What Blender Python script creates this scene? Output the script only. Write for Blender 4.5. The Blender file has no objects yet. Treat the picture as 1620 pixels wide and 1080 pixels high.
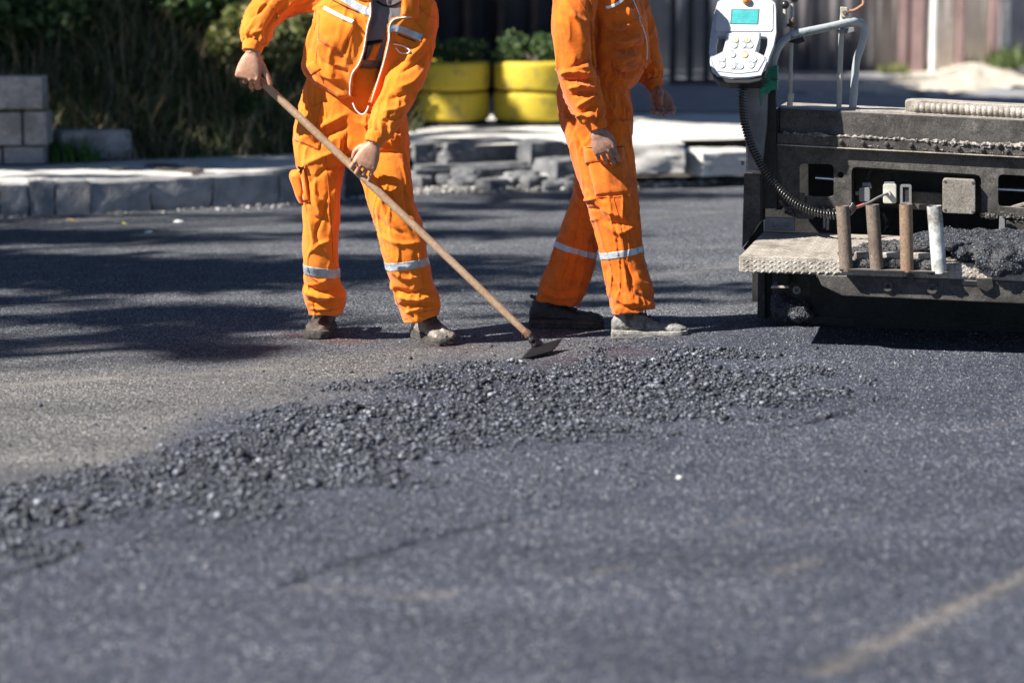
import bpy, bmesh, math, random
import numpy as np
from mathutils import Vector, Matrix
from mathutils.bvhtree import BVHTree
from mathutils.geometry import tessellate_polygon

random.seed(7); RNG = np.random.default_rng(7)
sc = bpy.context.scene
COL = sc.collection
PI = math.pi
# ------------------------------------------------------------------ camera model
CH = 1.6; FP = 3825.0; PIT = math.atan(611/3825)
CP, SP = math.cos(PIT), math.sin(PIT)
def raydir(px, py):
    a = (px-810)/FP; v = -(py-540)/FP
    return np.array([a, CP+SP*v, -SP+CP*v])
CAM = np.array([0, 0, CH])
def P(px, py, Y):
    d = raydir(px, py); return CAM + d*(Y/d[1])
def G(px, py, z=0.0):
    d = raydir(px, py); return CAM + d*((z-CH)/d[2])
def PP(px, py, O, n):
    d = raydir(px, py); O = np.array(O, float); n = np.array(n, float)
    return CAM + d*(np.dot(O-CAM, n)/np.dot(d, n))
def proj(co):
    r = co-CAM
    dep = r[..., 1]*CP - r[..., 2]*SP
    up = r[..., 1]*SP + r[..., 2]*CP
    return 810+FP*r[..., 0]/dep, 540-FP*up/dep

# ------------------------------------------------------------------ noise (vectorised)
def _h(i, j, k, s):
    n = (i*374761393 + j*668265263 + k*2147483647 + s*974634777) & 0xffffffff
    n = ((n ^ (n >> 13))*1274126177) & 0xffffffff
    n = (n ^ (n >> 16)) & 0xffff
    return n/65535.0*2-1
def vnoise(p, s=0):
    s = int(s*10)
    p = np.asarray(p, float); i = np.floor(p).astype(np.int64); f = p-i; f = f*f*f*(f*(f*6-15)+10)
    r = 0
    for a in (0, 1):
        wa = f[:, 0] if a else 1-f[:, 0]
        for b in (0, 1):
            wb = f[:, 1] if b else 1-f[:, 1]
            for c in (0, 1):
                wc = f[:, 2] if c else 1-f[:, 2]
                r = r + wa*wb*wc*_h(i[:, 0]+a, i[:, 1]+b, i[:, 2]+c, s)
    return r
def fbm(p, o=3, s=0):
    r = 0; a = 1; p = np.asarray(p, float)
    for k in range(o):
        r = r + a*vnoise(p*(2**k)+k*13.7, s+k); a *= .5
    return r

# ------------------------------------------------------------------ mesh helpers
def fastmesh(name, V, F):
    V = np.asarray(V, np.float32); me = bpy.data.meshes.new(name)
    if isinstance(F, np.ndarray) and F.ndim == 2:
        k = F.shape[1]; n = len(F)
        me.vertices.add(len(V)); me.vertices.foreach_set('co', V.ravel())
        me.loops.add(n*k); me.loops.foreach_set('vertex_index', F.astype(np.int32).ravel())
        me.polygons.add(n); me.polygons.foreach_set('loop_start', np.arange(0, n*k, k, dtype=np.int32))
        me.update(calc_edges=True); me.validate()
    else:
        me.from_pydata([tuple(map(float, v)) for v in V], [], [tuple(int(i) for i in f) for f in F]); me.update()
    return me
def link(name, me, mat=None, parent=None, smooth=True, bevel=0, auto=None):
    o = bpy.data.objects.new(name, me); COL.objects.link(o)
    if mat is not None: me.materials.append(mat)
    if parent is not None:
        o.parent = parent
        if parent.type == 'EMPTY': o.location = -parent.location
    if smooth:
        me.polygons.foreach_set('use_smooth', [True]*len(me.polygons))
    if auto is not None:
        bm = bmesh.new(); bm.from_mesh(me)
        bmesh.ops.recalc_face_normals(bm, faces=bm.faces)
        for e in bm.edges:
            if len(e.link_faces) == 2 and e.calc_face_angle(0) > math.radians(auto): e.smooth = False
        bm.to_mesh(me); bm.free()
    if bevel:
        b = o.modifiers.new('bevel', 'BEVEL'); b.width = bevel; b.segments = 2; b.limit_method = 'ANGLE'; b.angle_limit = math.radians(35)
    return o
def tag(o, label=None, cat=None, group=None, kind=None):
    if label: o['label'] = label
    if cat: o['category'] = cat
    if group: o['group'] = group
    if kind: o['kind'] = kind
    return o
def empty(name, loc, label, cat, group=None):
    o = bpy.data.objects.new(name, None); COL.objects.link(o); o.location = loc; o.empty_display_size = .1
    tag(o, label, cat, group); ROOTS.append(o); return o
ROOTS = []
class VF:
    def __init__(s): s.v = []; s.f = []
    def add(s, V, F):
        b = len(s.v); s.v += [tuple(map(float, x)) for x in V]; s.f += [tuple(int(i)+b for i in f) for f in F]; return s
    def mesh(s, name='m'): return fastmesh(name, s.v, s.f)
def loft_rings(rings, cap=True):
    n = len(rings[0]); V = [p for r in rings for p in r]; F = []
    for a in range(len(rings)-1):
        for i in range(n):
            j = (i+1) % n; F.append((a*n+i, a*n+j, (a+1)*n+j, (a+1)*n+i))
    if cap:
        F.append(tuple(range(n))[::-1]); F.append(tuple(range((len(rings)-1)*n, len(rings)*n)))
    return V, F
def catmull(A, m):
    A = np.asarray(A, float)
    Q = np.vstack([2*A[0]-A[1], A, 2*A[-1]-A[-2]]); out = []
    for i in range(1, len(Q)-2):
        for t in np.linspace(0, 1, m, endpoint=False):
            p0, p1, p2, p3 = Q[i-1], Q[i], Q[i+1], Q[i+2]
            out.append(.5*((2*p1)+(-p0+p2)*t+(2*p0-5*p1+4*p2-p3)*t*t+(-p0+3*p1-3*p2+p3)*t**3))
    out.append(Q[-2]); return np.array(out)
def tube_vf(pts, r, n=10, round_ends=False, cap=True):
    pts = np.asarray(pts, float); N = len(pts)
    r = np.full(N, r) if np.isscalar(r) else np.asarray(r, float)
    if round_ends:
        t0 = pts[0]-pts[1]; t0 /= np.linalg.norm(t0)+1e-9; t1 = pts[-1]-pts[-2]; t1 /= np.linalg.norm(t1)+1e-9
        a = [(pts[0]+t0*r[0]*.92, r[0]*.3), (pts[0]+t0*r[0]*.6, r[0]*.78)]; b = [(pts[-1]+t1*r[-1]*.6, r[-1]*.78), (pts[-1]+t1*r[-1]*.92, r[-1]*.3)]
        pts = np.vstack([[x[0] for x in a], pts, [x[0] for x in b]]); r = np.concatenate([[x[1] for x in a], r, [x[1] for x in b]]); N = len(pts)
    T = np.gradient(pts, axis=0); T /= np.linalg.norm(T, axis=1)[:, None]+1e-12
    up = np.array([0, 0, 1.]) if abs(T[0][2]) < .9 else np.array([0, 1., 0]); rings = []
    u = np.cross(T[0], up); u /= np.linalg.norm(u)
    for i in range(N):
        u = u-T[i]*np.dot(u, T[i]); u /= np.linalg.norm(u)+1e-12; w = np.cross(T[i], u)
        rings.append([pts[i]+r[i]*(math.cos(2*PI*k/n)*u+math.sin(2*PI*k/n)*w) for k in range(n)])
    return loft_rings(rings, cap)
def tube(name, pts, r, mat, parent=None, n=10, cap=True, round_ends=False, auto=50):
    V, F = tube_vf(pts, r, n, round_ends, cap)
    return link(name, fastmesh(name, V, F), mat, parent, True, auto=auto)
def box_vf(c, ax, ay, az):
    c, ax, ay, az = [np.array(t, float) for t in (c, ax, ay, az)]
    V = [c+sx*ax+sy*ay+sz*az for sx in (-1, 1) for sy in (-1, 1) for sz in (-1, 1)]
    return V, [(0, 1, 3, 2), (4, 6, 7, 5), (0, 4, 5, 1), (2, 3, 7, 6), (0, 2, 6, 4), (1, 5, 7, 3)]
def ring(L, R, Y, ry, n=28, e=2.3):
    A = P(L[0], L[1], Y); B = P(R[0], R[1], Y); c = (A+B)/2; h = (B-A)/2; out = []
    for k in range(n):
        t = 2*PI*k/n; ct, st = math.cos(t), math.sin(t)
        out.append(c+h*math.copysign(abs(ct)**(2/e), ct)+np.array([0, ry*math.copysign(abs(st)**(2/e), st), 0]))
    return out
def ring_loft(spec, shrink=1.0, m=3, n=28, e=2.3):
    # spec rows: (xl,yl,xr,yr,Y,ry)
    S = catmull(spec, m); rings = []
    for a in S:
        cx, cy = (a[0]+a[2])/2, (a[1]+a[3])/2; hx, hy = (a[2]-a[0])/2*shrink, (a[3]-a[1])/2*shrink
        rings.append(ring((cx-hx, cy-hy), (cx+hx, cy+hy), a[4], a[5]*shrink, n, e))
    return loft_rings(rings)
def pxtube(spec, shrink=1.0, m=4, n=20):
    # rows (px,py,Y,rpx)
    S = catmull(spec, m); pts = [P(a[0], a[1], a[2]) for a in S]; r = [a[3]*a[2]/FP*shrink for a in S]
    return tube_vf(pts, r, n)
def remesh(vf, voxel, smooth=3, name='r'):
    me = fastmesh(name, vf.v, vf.f); o = bpy.data.objects.new('tmp', me); COL.objects.link(o)
    m = o.modifiers.new('r', 'REMESH'); m.mode = 'VOXEL'; m.voxel_size = voxel; m.adaptivity = 0
    dg = bpy.context.evaluated_depsgraph_get(); dg.update()
    ev = o.evaluated_get(dg); out = bpy.data.meshes.new_from_object(ev)
    bpy.data.objects.remove(o); bpy.data.meshes.remove(me)
    co = get_co(out); E = np.empty(len(out.edges)*2, np.int32); out.edges.foreach_get('vertices', E); E = E.reshape(-1, 2)
    deg = np.bincount(E.ravel(), minlength=len(co))[:, None]
    for it in range(smooth):
        for lam in (.6, -.5):
            acc = np.zeros_like(co)
            for ax in range(3):
                acc[:, ax] = np.bincount(E[:, 0], co[E[:, 1], ax], len(co))+np.bincount(E[:, 1], co[E[:, 0], ax], len(co))
            co = co+lam*(acc/np.maximum(deg, 1)-co)
    set_co(out, co); return out
def get_co(me):
    a = np.empty(len(me.vertices)*3, np.float32); me.vertices.foreach_get('co', a); return a.reshape(-1, 3).astype(float)
def set_co(me, co):
    me.vertices.foreach_set('co', np.asarray(co, np.float32).ravel()); me.update()
def get_no(me):
    a = np.empty(len(me.vertices)*3, np.float32); me.vertex_normals.foreach_get('vector', a); return a.reshape(-1, 3).astype(float)
def bvh_of(*objs):
    V = []; F = []
    for o in objs:
        b = len(V); V += [v.co.copy() for v in o.data.vertices]; F += [tuple(i+b for i in p.vertices) for p in o.data.polygons]
    return BVHTree.FromPolygons(V, F)
def hit(bvh, px, py, off=.003):
    d = raydir(px, py); d = d/np.linalg.norm(d)
    h = bvh.ray_cast(Vector(CAM), Vector(d), 40)
    if h[0] is None: return None
    return np.array(h[0])-d*off
def strokes(co, no, S, front=True):
    """fold lines: each (pixel polyline, width px, amp px): ridges/valleys laid on the cloth facing the camera"""
    px, py = proj(co); d = np.zeros(len(co)); mask = no[:, 1] < .25
    w8 = np.clip((.25-no[:, 1])/.5, 0, 1)
    for pl, w, amp in S:
        pl = np.asarray(pl, float)
        pl = catmull(pl, 4) if len(pl) > 2 else pl
        lo = pl.min(0)-4*w; hi = pl.max(0)+4*w
        idx = np.where(mask & (px > lo[0]) & (px < hi[0]) & (py > lo[1]) & (py < hi[1]))[0]
        if len(idx) == 0: continue
        q = np.stack([px[idx], py[idx]], 1); best = np.full(len(idx), 1e9); bt = np.zeros(len(idx)); n = len(pl)-1
        for i in range(n):
            a, b = pl[i], pl[i+1]; ab = b-a; L = ab@ab+1e-9
            t = np.clip(((q-a)@ab)/L, 0, 1); dd = np.linalg.norm(q-(a+t[:, None]*ab), axis=1)
            m = dd < best; best[m] = dd[m]; bt[m] = (i+t[m])/n
        taper = np.clip(np.minimum(bt, 1-bt)*5+.12, 0, 1)
        d[idx] += amp*taper/(1+(best/(w*.8))**2)**1.5*w8[idx]
    return d*10/FP
def folds(co, seed, sx, sz, amp):
    p = co.copy(); w = np.stack([fbm(co*4, 2, seed+5), fbm(co*4+9, 2, seed+6), fbm(co*4+5, 2, seed+7)], 1)*.05
    p = p+w; q = np.stack([p[:, 0]/sx, p[:, 1]/sx, p[:, 2]/sz], 1)
    n = vnoise(q, seed); r = np.clip(1-np.abs(n)*2.0, 0, 1)**2.2
    return (r-.25)*amp*1.25

# ------------------------------------------------------------------ materials
def nodes(name):
    m = bpy.data.materials.new(name); m.use_nodes = True; nt = m.node_tree; b = nt.nodes['Principled BSDF']; return m, nt, b
def N(nt, t, **kw):
    n = nt.nodes.new(t)
    for k, v in kw.items():
        if k.startswith('_'): setattr(n, k[1:], v)
        else: n.inputs[k.replace('__', ' ')].default_value = v
    return n
def ramp(nt, src, stops):
    r = nt.nodes.new('ShaderNodeValToRGB'); e = r.color_ramp.elements
    while len(e) < len(stops): e.new(.5)
    for x, (p, c) in zip(e, stops):
        x.position = p; x.color = (*c, 1) if len(c) == 3 else c
    nt.links.new(src, r.inputs[0]); return r.outputs[0]
def coords(nt, gen=False):
    t = nt.nodes.new('ShaderNodeTexCoord'); return t.outputs['Object']
def noise_out(nt, scale, detail=4, rough=.6, dist=0, vec=None):
    n = N(nt, 'ShaderNodeTexNoise', Scale=scale, Detail=detail, Roughness=rough, Distortion=dist)
    nt.links.new(vec if vec else coords(nt), n.inputs['Vector']); return n.outputs['Fac']
def bump(nt, b, src, dist, strength=1.0, prev=None):
    n = N(nt, 'ShaderNodeBump', Distance=dist, Strength=strength); nt.links.new(src, n.inputs['Height'])
    if prev: nt.links.new(prev, n.inputs['Normal'])
    nt.links.new(n.outputs[0], b.inputs['Normal']); return n.outputs[0]
def mixc(nt, fac, a, b):
    m = nt.nodes.new('ShaderNodeMix'); m.data_type = 'RGBA'
    for s, v in ((m.inputs[0], fac), (m.inputs[6], a), (m.inputs[7], b)):
        if isinstance(v, (int, float)): s.default_value = v
        elif isinstance(v, tuple): s.default_value = (*v, 1)
        else: nt.links.new(v, s)
    return m.outputs[2]
def mat_noise(name, c1, c2, scale=20, rough=.6, bscale=200, bdist=.0005, metal=0, c3=None, s3=6, t3=.6, detail=5, lo=.35, hi=.65, spec=.5, sheen=0):
    m, nt, b = nodes(name)
    c = ramp(nt, noise_out(nt, scale, detail), [(lo, c1), (hi, c2)])
    if c3:
        f = ramp(nt, noise_out(nt, s3, 6, .7), [(t3-.05, (0, 0, 0)), (t3+.05, (1, 1, 1))]); c = mixc(nt, f, c, c3)
    nt.links.new(c, b.inputs['Base Color']); b.inputs['Roughness'].default_value = rough; b.inputs['Metallic'].default_value = metal
    b.inputs['Specular IOR Level'].default_value = spec
    if sheen: b.inputs['Sheen Weight'].default_value = sheen
    if bdist: bump(nt, b, noise_out(nt, bscale, 4), bdist)
    return m
def plain(name, c, rough=.5, metal=0, spec=.5):
    return mat_noise(name, tuple(x*.85 for x in c), tuple(min(1, x*1.12) for x in c), 40, rough, 300, .0002, metal, spec=spec)
def cloth_mat(name, c, dirt=(.25, .09, .03), amount=.62, fade=None):
    m, nt, b = nodes(name)
    base = ramp(nt, noise_out(nt, 7, 5), [(.3, tuple(x*.86 for x in c)), (.7, tuple(min(1, x*1.08) for x in c))])
    if fade:
        base = mixc(nt, ramp(nt, noise_out(nt, 4, 3), [(.5, (0, 0, 0)), (.75, (1, 1, 1))]), base, fade)
    f = ramp(nt, noise_out(nt, 13, 8, .75), [(amount, (0, 0, 0)), (amount+.16, (.55, .55, .55))])
    c_ = mixc(nt, f, base, dirt)
    f2 = ramp(nt, noise_out(nt, 90, 2, .5), [(.72, (0, 0, 0)), (.76, (.7, .7, .7))]); c_ = mixc(nt, f2, c_, tuple(x*.5 for x in dirt))
    nt.links.new(c_, b.inputs['Base Color']); b.inputs['Roughness'].default_value = .92; b.inputs['Specular IOR Level'].default_value = .1
    b.inputs['Sheen Weight'].default_value = .2
    n1 = bump(nt, b, noise_out(nt, 900, 2), .0004, .5)
    n2 = bump(nt, b, noise_out(nt, 28, 3, .5, 1.2), .003, .4, n1)
    return m
# ================================================================== camera, light, world
cam_d = bpy.data.cameras.new('camera'); cam = bpy.data.objects.new('camera', cam_d); COL.objects.link(cam)
cam.location = CAM; cam.rotation_euler = (PI/2-PIT, 0, 0); cam_d.lens = 85; cam_d.sensor_width = 36; cam_d.clip_end = 2000; cam_d.clip_start = .1
cam_d.dof.use_dof = True; cam_d.dof.focus_distance = 10.15; cam_d.dof.aperture_fstop = 1.75
sc.camera = cam
AZ = math.radians(24); EL = math.radians(43)
sun_dir = np.array([-math.cos(AZ)*math.cos(EL), -math.sin(AZ)*math.cos(EL), math.sin(EL)])   # towards the sun
sd = bpy.data.lights.new('sun', 'SUN'); sd.energy = 5.0; sd.angle = math.radians(.5); sd.color = (1, .955, .88)
so = bpy.data.objects.new('sun', sd); COL.objects.link(so); so.rotation_euler = Vector(sun_dir).to_track_quat('Z', 'Y').to_euler(); so.location = (-10, -5, 15)
w = bpy.data.worlds.new('World'); sc.world = w; w.use_nodes = True; nt = w.node_tree
sky = nt.nodes.new('ShaderNodeTexSky'); sky.sky_type = 'NISHITA'; sky.sun_disc = False; sky.sun_elevation = EL
sky.sun_rotation = math.atan2(sun_dir[0], sun_dir[1]); sky.air_density = .8; sky.dust_density = .1; sky.altitude = 2500; sky.ozone_density = 2
nt.links.new(sky.outputs[0], nt.nodes['Background'].inputs[0]); nt.nodes['Background'].inputs[1].default_value = .05
sc.view_settings.view_transform = 'Standard'; sc.view_settings.look = 'None'; sc.view_settings.exposure = 1.3; sc.view_settings.gamma = 1
sc.cycles.max_bounces = 5; sc.cycles.diffuse_bounces = 3; sc.cycles.glossy_bounces = 3; sc.cycles.use_denoising = True

# ================================================================== road surface
def inpoly(px, py, poly):
    poly = np.asarray(poly, float); ins = np.zeros(len(px), bool); j = len(poly)-1
    for i in range(len(poly)):
        xi, yi = poly[i]; xj, yj = poly[j]
        c = ((yi > py) != (yj > py)) & (px < (xj-xi)*(py-yi)/(yj-yi+1e-12)+xi); ins ^= c; j = i
    return ins
def pdist(px, py, pl):
    pl = np.asarray(pl, float); best = np.full(len(px), 1e9)
    for a, b in zip(pl[:-1], pl[1:]):
        ab = b-a; L = ab@ab+1e-12; t = np.clip(((px-a[0])*ab[0]+(py-a[1])*ab[1])/L, 0, 1)
        best = np.minimum(best, np.hypot(px-a[0]-t*ab[0], py-a[1]-t*ab[1]))
    return best
def gp(pts): return np.array([G(*p)[:2] for p in pts])
UPPER = [(-400, 900), (-100, 800), (0, 775), (200, 728), (420, 650), (560, 604), (720, 578), (860, 574), (960, 548), (1080, 530), (1150, 512), (1215, 503)]
LOWER = [(-400, 1060), (-60, 950), (0, 924), (110, 888), (240, 852), (330, 850), (430, 838), (520, 822), (620, 800), (720, 775), (830, 745), (960, 722), (1100, 700), (1220, 688), (1300, 672), (1380, 650), (1420, 625), (1330, 596), (1250, 572), (1160, 560), (1080, 556), (1000, 560)]
g_up = gp(UPPER); g_core = np.vstack([gp(UPPER[:-3]), gp(LOWER[::-1])])
g_mat = np.vstack([g_up, gp([(1500, 500), (3000, 520), (3000, 1500), (-900, 1500)])])
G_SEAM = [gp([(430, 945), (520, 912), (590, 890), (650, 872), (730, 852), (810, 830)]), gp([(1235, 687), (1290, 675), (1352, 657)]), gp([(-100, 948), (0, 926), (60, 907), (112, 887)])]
g_halo = gp([(430, 945), (520, 912), (650, 872), (800, 832), (1000, 790), (1240, 690), (1420, 640), (1300, 560), (900, 560), (500, 640), (100, 860)])
def sstep(a, b, x):
    t = np.clip((x-a)/(b-a), 0, 1); return t*t*(3-2*t)
def core_field(x, y):
    ins = inpoly(x, y, g_core); d = pdist(x, y, np.vstack([g_core, g_core[:1]])); return np.where(ins, d, -d)
def mat_field(x, y):
    ins = inpoly(x, y, g_mat); d = pdist(x, y, g_up); return np.where(ins, d, -d)
def ground_h(x, y):
    p = np.stack([x, y, 0*x], 1)
    wob = fbm(p*9, 3, 3)*.05
    mf = mat_field(x, y)+wob*.7; cf = core_field(x, y)+wob
    h = .018*sstep(-.03, .05, mf)
    c = sstep(.0, .38, cf)
    h = h + c*(.004+.005*fbm(p*9, 3, 11)+.005*fbm(p*45, 2, 12))
    for gl in G_SEAM: h = h-.012*np.exp(-((pdist(x, y, gl)+wob*.25)/.010)**2)*np.clip(.8+.8*fbm(p*7, 2, 44), .3, 1.2)
    hal = inpoly(x, y, g_halo); hd = pdist(x, y, np.vstack([g_halo, g_halo[:1]])); hh = sstep(0, .03, np.where(hal, hd, -hd)+wob*.3)
    h = h + hh*(1-c)*(.006+.002*fbm(p*50, 2, 21))
    h = h + .002*fbm(p*3, 2, 5)
    return h, sstep(-.02, .05, mf), c, hh
def axis(lo, hi, step, far, n=26):
    a = np.arange(lo, hi+step*.5, step); g = np.geomspace(step*2, far, n)
    return np.concatenate([(lo-g)[::-1], a, hi+g])
xs = axis(-2.9, 2.9, .0145, 300); ys = np.concatenate([-np.geomspace(.1, 300, 12)[::-1], np.arange(0, 4.6, .4), np.arange(4.7, 11.3, .0145), np.arange(11.32, 17, .05), 17+np.geomspace(.2, 600, 20)])
X, Y = np.meshgrid(xs, ys); xf, yf = X.ravel(), Y.ravel()
H, MF, CF, HH = ground_h(xf, yf)
far = (np.abs(xf) > 3.2) | (yf > 17); H[far & (np.hypot(xf, yf) > 25)] = 0
nx, ny = len(xs), len(ys)
idx = np.arange(nx*ny).reshape(ny, nx)
Fq = np.stack([idx[:-1, :-1].ravel(), idx[:-1, 1:].ravel(), idx[1:, 1:].ravel(), idx[1:, :-1].ravel()], 1)
gm = fastmesh('road', np.stack([xf, yf, H], 1), Fq)
qx, qy = proj(np.stack([xf, yf, 0*xf], 1)); vis = (yf > 2)
def pxf(lines, w):      # soft stroke drawn on the ground in metres
    r = np.zeros(len(xf))
    for pl, ww, a in lines:
        d = pdist(xf, yf, gp(pl)); r = np.maximum(r, a*np.exp(-(d/ww)**2))
    return r
pn = np.stack([xf, yf, 0*xf], 1)
scuff = pxf([([(1300, 1075), (1390, 1030), (1480, 990), (1560, 950), (1660, 905)], .035, 1.0), ([(630, 955), (715, 950)], .03, .7), ([(1225, 915), (1290, 898)], .03, .7),
             ([(1150, 840), (1200, 828)], .02, .45), ([(480, 940), (590, 945)], .03, .4), ([(940, 915), (990, 908)], .02, .5), ([(1530, 690), (1620, 670)], .03, .25), ([(1140, 870), (1400, 810)], .02, .15)], 1)
scuff *= np.clip(.65+.6*fbm(pn*np.array([40, 40, 1]), 3, 31), 0, 1)
dust = pxf([([(0, 612), (200, 597), (420, 585)], .06, .9), ([(60, 590), (300, 604)], .05, .6), ([(1050, 285), (1170, 290)], .1, .5), ([(980, 350), (1200, 330)], .06, .8), ([(1010, 440), (1200, 415)], .07, .7), ([(960, 320), (1180, 312)], .05, .4),
            ([(500, 395), (900, 385)], .05, .35), ([(1020, 400), (1180, 385)], .05, .35), ([(1030, 470), (1190, 455)], .04, .35), ([(0, 560), (200, 548)], .05, .5)], 1)
dust = np.clip(dust*(.6+.7*fbm(pn*np.array([5, 14, 1]), 3, 33)), 0, 1)
red = pxf([([(470, 528), (560, 541), (640, 548), (730, 552)], .10, 1.0), ([(650, 548), (690, 551)], .05, 1.0), ([(1000, 565), (870, 585)], .12, .5), ([(300, 560), (420, 550)], .12, .35)], 1)
red = np.clip(red*(.65+.6*fbm(pn*np.array([6, 10, 1]), 3, 35)), 0, 1)
g_dust = gp([(-600, 540), (0, 556), (200, 566), (330, 580), (430, 556), (600, 536), (760, 532), (900, 545), (1060, 534)]+UPPER[::-1][3:])
di = inpoly(xf, yf, g_dust); dd = pdist(xf, yf, np.vstack([g_dust, g_dust[:1]])); DZ = sstep(-.35, .45, np.where(di, dd, -dd)+.30*fbm(pn*1.6, 3, 51)+.12*fbm(pn*7, 3, 53))
DZ *= 1-.75*sstep(-.05, .25, MF*1.0)*0
NM = sstep(-.22, .20, mat_field(xf, yf)+.22*fbm(pn*2.2, 4, 57)); seam_shade = np.zeros(len(xf))
for gl in G_SEAM: seam_shade = np.maximum(seam_shade, np.exp(-(pdist(xf, yf, gl)/.014)**2)*np.clip(.55+.9*fbm(pn*14, 3, 45), .1, .85))  # shade of the loose edge, painted as dark colour along the seams
for nme, arr in (('dustzone', DZ), ('seam', seam_shade), ('newmat', NM), ('core', np.maximum(CF, HH*.5)), ('scuff', scuff), ('dust', dust), ('red', red)):
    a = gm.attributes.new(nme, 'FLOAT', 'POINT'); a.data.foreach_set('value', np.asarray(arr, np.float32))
m, nt, b = nodes('asphalt')
def att(nt, n):
    a = nt.nodes.new('ShaderNodeAttribute'); a.attribute_name = n; return a.outputs['Fac']
vor = N(nt, 'ShaderNodeTexVoronoi', Scale=200); nt.links.new(coords(nt), vor.inputs['Vector'])
vor2 = N(nt, 'ShaderNodeTexVoronoi', Scale=115); nt.links.new(coords(nt), vor2.inputs['Vector'])
sep = nt.nodes.new('ShaderNodeSeparateColor'); nt.links.new(vor.outputs['Color'], sep.inputs[0])
old = ramp(nt, sep.outputs[0], [(0, (.022, .022, .024)), (.4, (.076, .075, .077)), (.8, (.165, .160, .158)), (1, (.60, .58, .56))])
new = ramp(nt, sep.outputs[1], [(0, (.007, .008, .014)), (.45, (.031, .038, .058)), (.8, (.078, .089, .124)), (.95, (.16, .17, .21)), (1, (.6, .6, .62))])
core = ramp(nt, sep.outputs[1], [(0, (.018, .019, .024)), (.6, (.045, .048, .060)), (1, (.10, .105, .125))])
patch = noise_out(nt, 1.3, 4, .6)
old = mixc(nt, ramp(nt, patch, [(.4, (0, 0, 0)), (.7, (.35, .35, .35))]), old, (.13, .125, .12))
mid = ramp(nt, sep.outputs[1], [(0, (.014, .017, .024)), (.45, (.050, .056, .072)), (.82, (.11, .117, .136)), (1, (.52, .52, .52))])
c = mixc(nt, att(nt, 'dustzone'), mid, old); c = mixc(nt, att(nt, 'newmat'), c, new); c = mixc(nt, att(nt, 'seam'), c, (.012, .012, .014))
sc_ = N(nt, 'ShaderNodeMath', _operation='MULTIPLY'); nt.links.new(att(nt, 'dust'), sc_.inputs[0]); sc_.inputs[1].default_value = .75
c = mixc(nt, sc_.outputs[0], c, (.24, .225, .20))
sc3 = N(nt, 'ShaderNodeMath', _operation='MULTIPLY'); nt.links.new(att(nt, 'scuff'), sc3.inputs[0]); nt.links.new(ramp(nt, noise_out(nt, 60, 3), [(.35, (.2, .2, .2)), (.6, (.85, .85, .85))]), sc3.inputs[1])
c = mixc(nt, sc3.outputs[0], c, (.30, .26, .21))
sc2 = N(nt, 'ShaderNodeMath', _operation='MULTIPLY'); nt.links.new(att(nt, 'red'), sc2.inputs[0]); sc2.inputs[1].default_value = .6
c = mixc(nt, sc2.outputs[0], c, (.10, .030, .022))
mp = nt.nodes.new('ShaderNodeMapping'); mp.inputs['Scale'].default_value = (.5, 2.2, 1); mp.inputs['Rotation'].default_value = (0, 0, .5); nt.links.new(coords(nt), mp.inputs['Vector'])
tn = ramp(nt, noise_out(nt, 1.1, 5, .6, .4, mp.outputs[0]), [(.3, (.72, .72, .74)), (.5, (1, 1, 1)), (.72, (1.35, 1.33, 1.30))])
mm = nt.nodes.new('ShaderNodeMix'); mm.data_type = 'RGBA'; mm.blend_type = 'MULTIPLY'; mm.inputs[0].default_value = 1; nt.links.new(c, mm.inputs[6]); nt.links.new(tn, mm.inputs[7]); c = mm.outputs[2]
nt.links.new(c, b.inputs['Base Color'])
rr = N(nt, 'ShaderNodeMapRange'); nt.links.new(sep.outputs[2], rr.inputs[0]); rr.inputs[3].default_value = .5; rr.inputs[4].default_value = .85; nt.links.new(rr.outputs[0], b.inputs['Roughness'])
b.inputs['Specular IOR Level'].default_value = .35
n1 = bump(nt, b, vor2.outputs['Distance'], .006, 1.0)
vsub = N(nt, 'ShaderNodeMath', _operation='SUBTRACT'); vsub.inputs[0].default_value = 1; nt.links.new(vor.outputs['Distance'], vsub.inputs[1])
n2 = bump(nt, b, vsub.outputs[0], .005, 1.0, n1)
n3 = bump(nt, b, noise_out(nt, 420, 3), .0018, 1.0, n2)
M_ASPH = m
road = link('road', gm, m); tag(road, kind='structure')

# ------------------------------------------------------------------ loose stones
phi = (1+5**.5)/2
ICO = np.array([(-1, phi, 0), (1, phi, 0), (-1, -phi, 0), (1, -phi, 0), (0, -1, phi), (0, 1, phi), (0, -1, -phi), (0, 1, -phi), (phi, 0, -1), (phi, 0, 1), (-phi, 0, -1), (-phi, 0, 1)])/1.9
ICF = np.array([(0, 11, 5), (0, 5, 1), (0, 1, 7), (0, 7, 10), (0, 10, 11), (1, 5, 9), (5, 11, 4), (11, 10, 2), (10, 7, 6), (7, 1, 8), (3, 9, 4), (3, 4, 2), (3, 2, 6), (3, 6, 8), (3, 8, 9), (4, 9, 5), (2, 4, 11), (6, 2, 10), (8, 6, 7), (9, 8, 1)])
def rot_rand(n):
    q = RNG.normal(size=(n, 4)); q /= np.linalg.norm(q, axis=1)[:, None]; a, b, c, d = q.T
    return np.stack([np.stack([a*a+b*b-c*c-d*d, 2*(b*c-a*d), 2*(b*d+a*c)], 1), np.stack([2*(b*c+a*d), a*a-b*b+c*c-d*d, 2*(c*d-a*b)], 1), np.stack([2*(b*d-a*c), 2*(c*d+a*b), a*a-b*b-c*c+d*d], 1)], 1)
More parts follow.
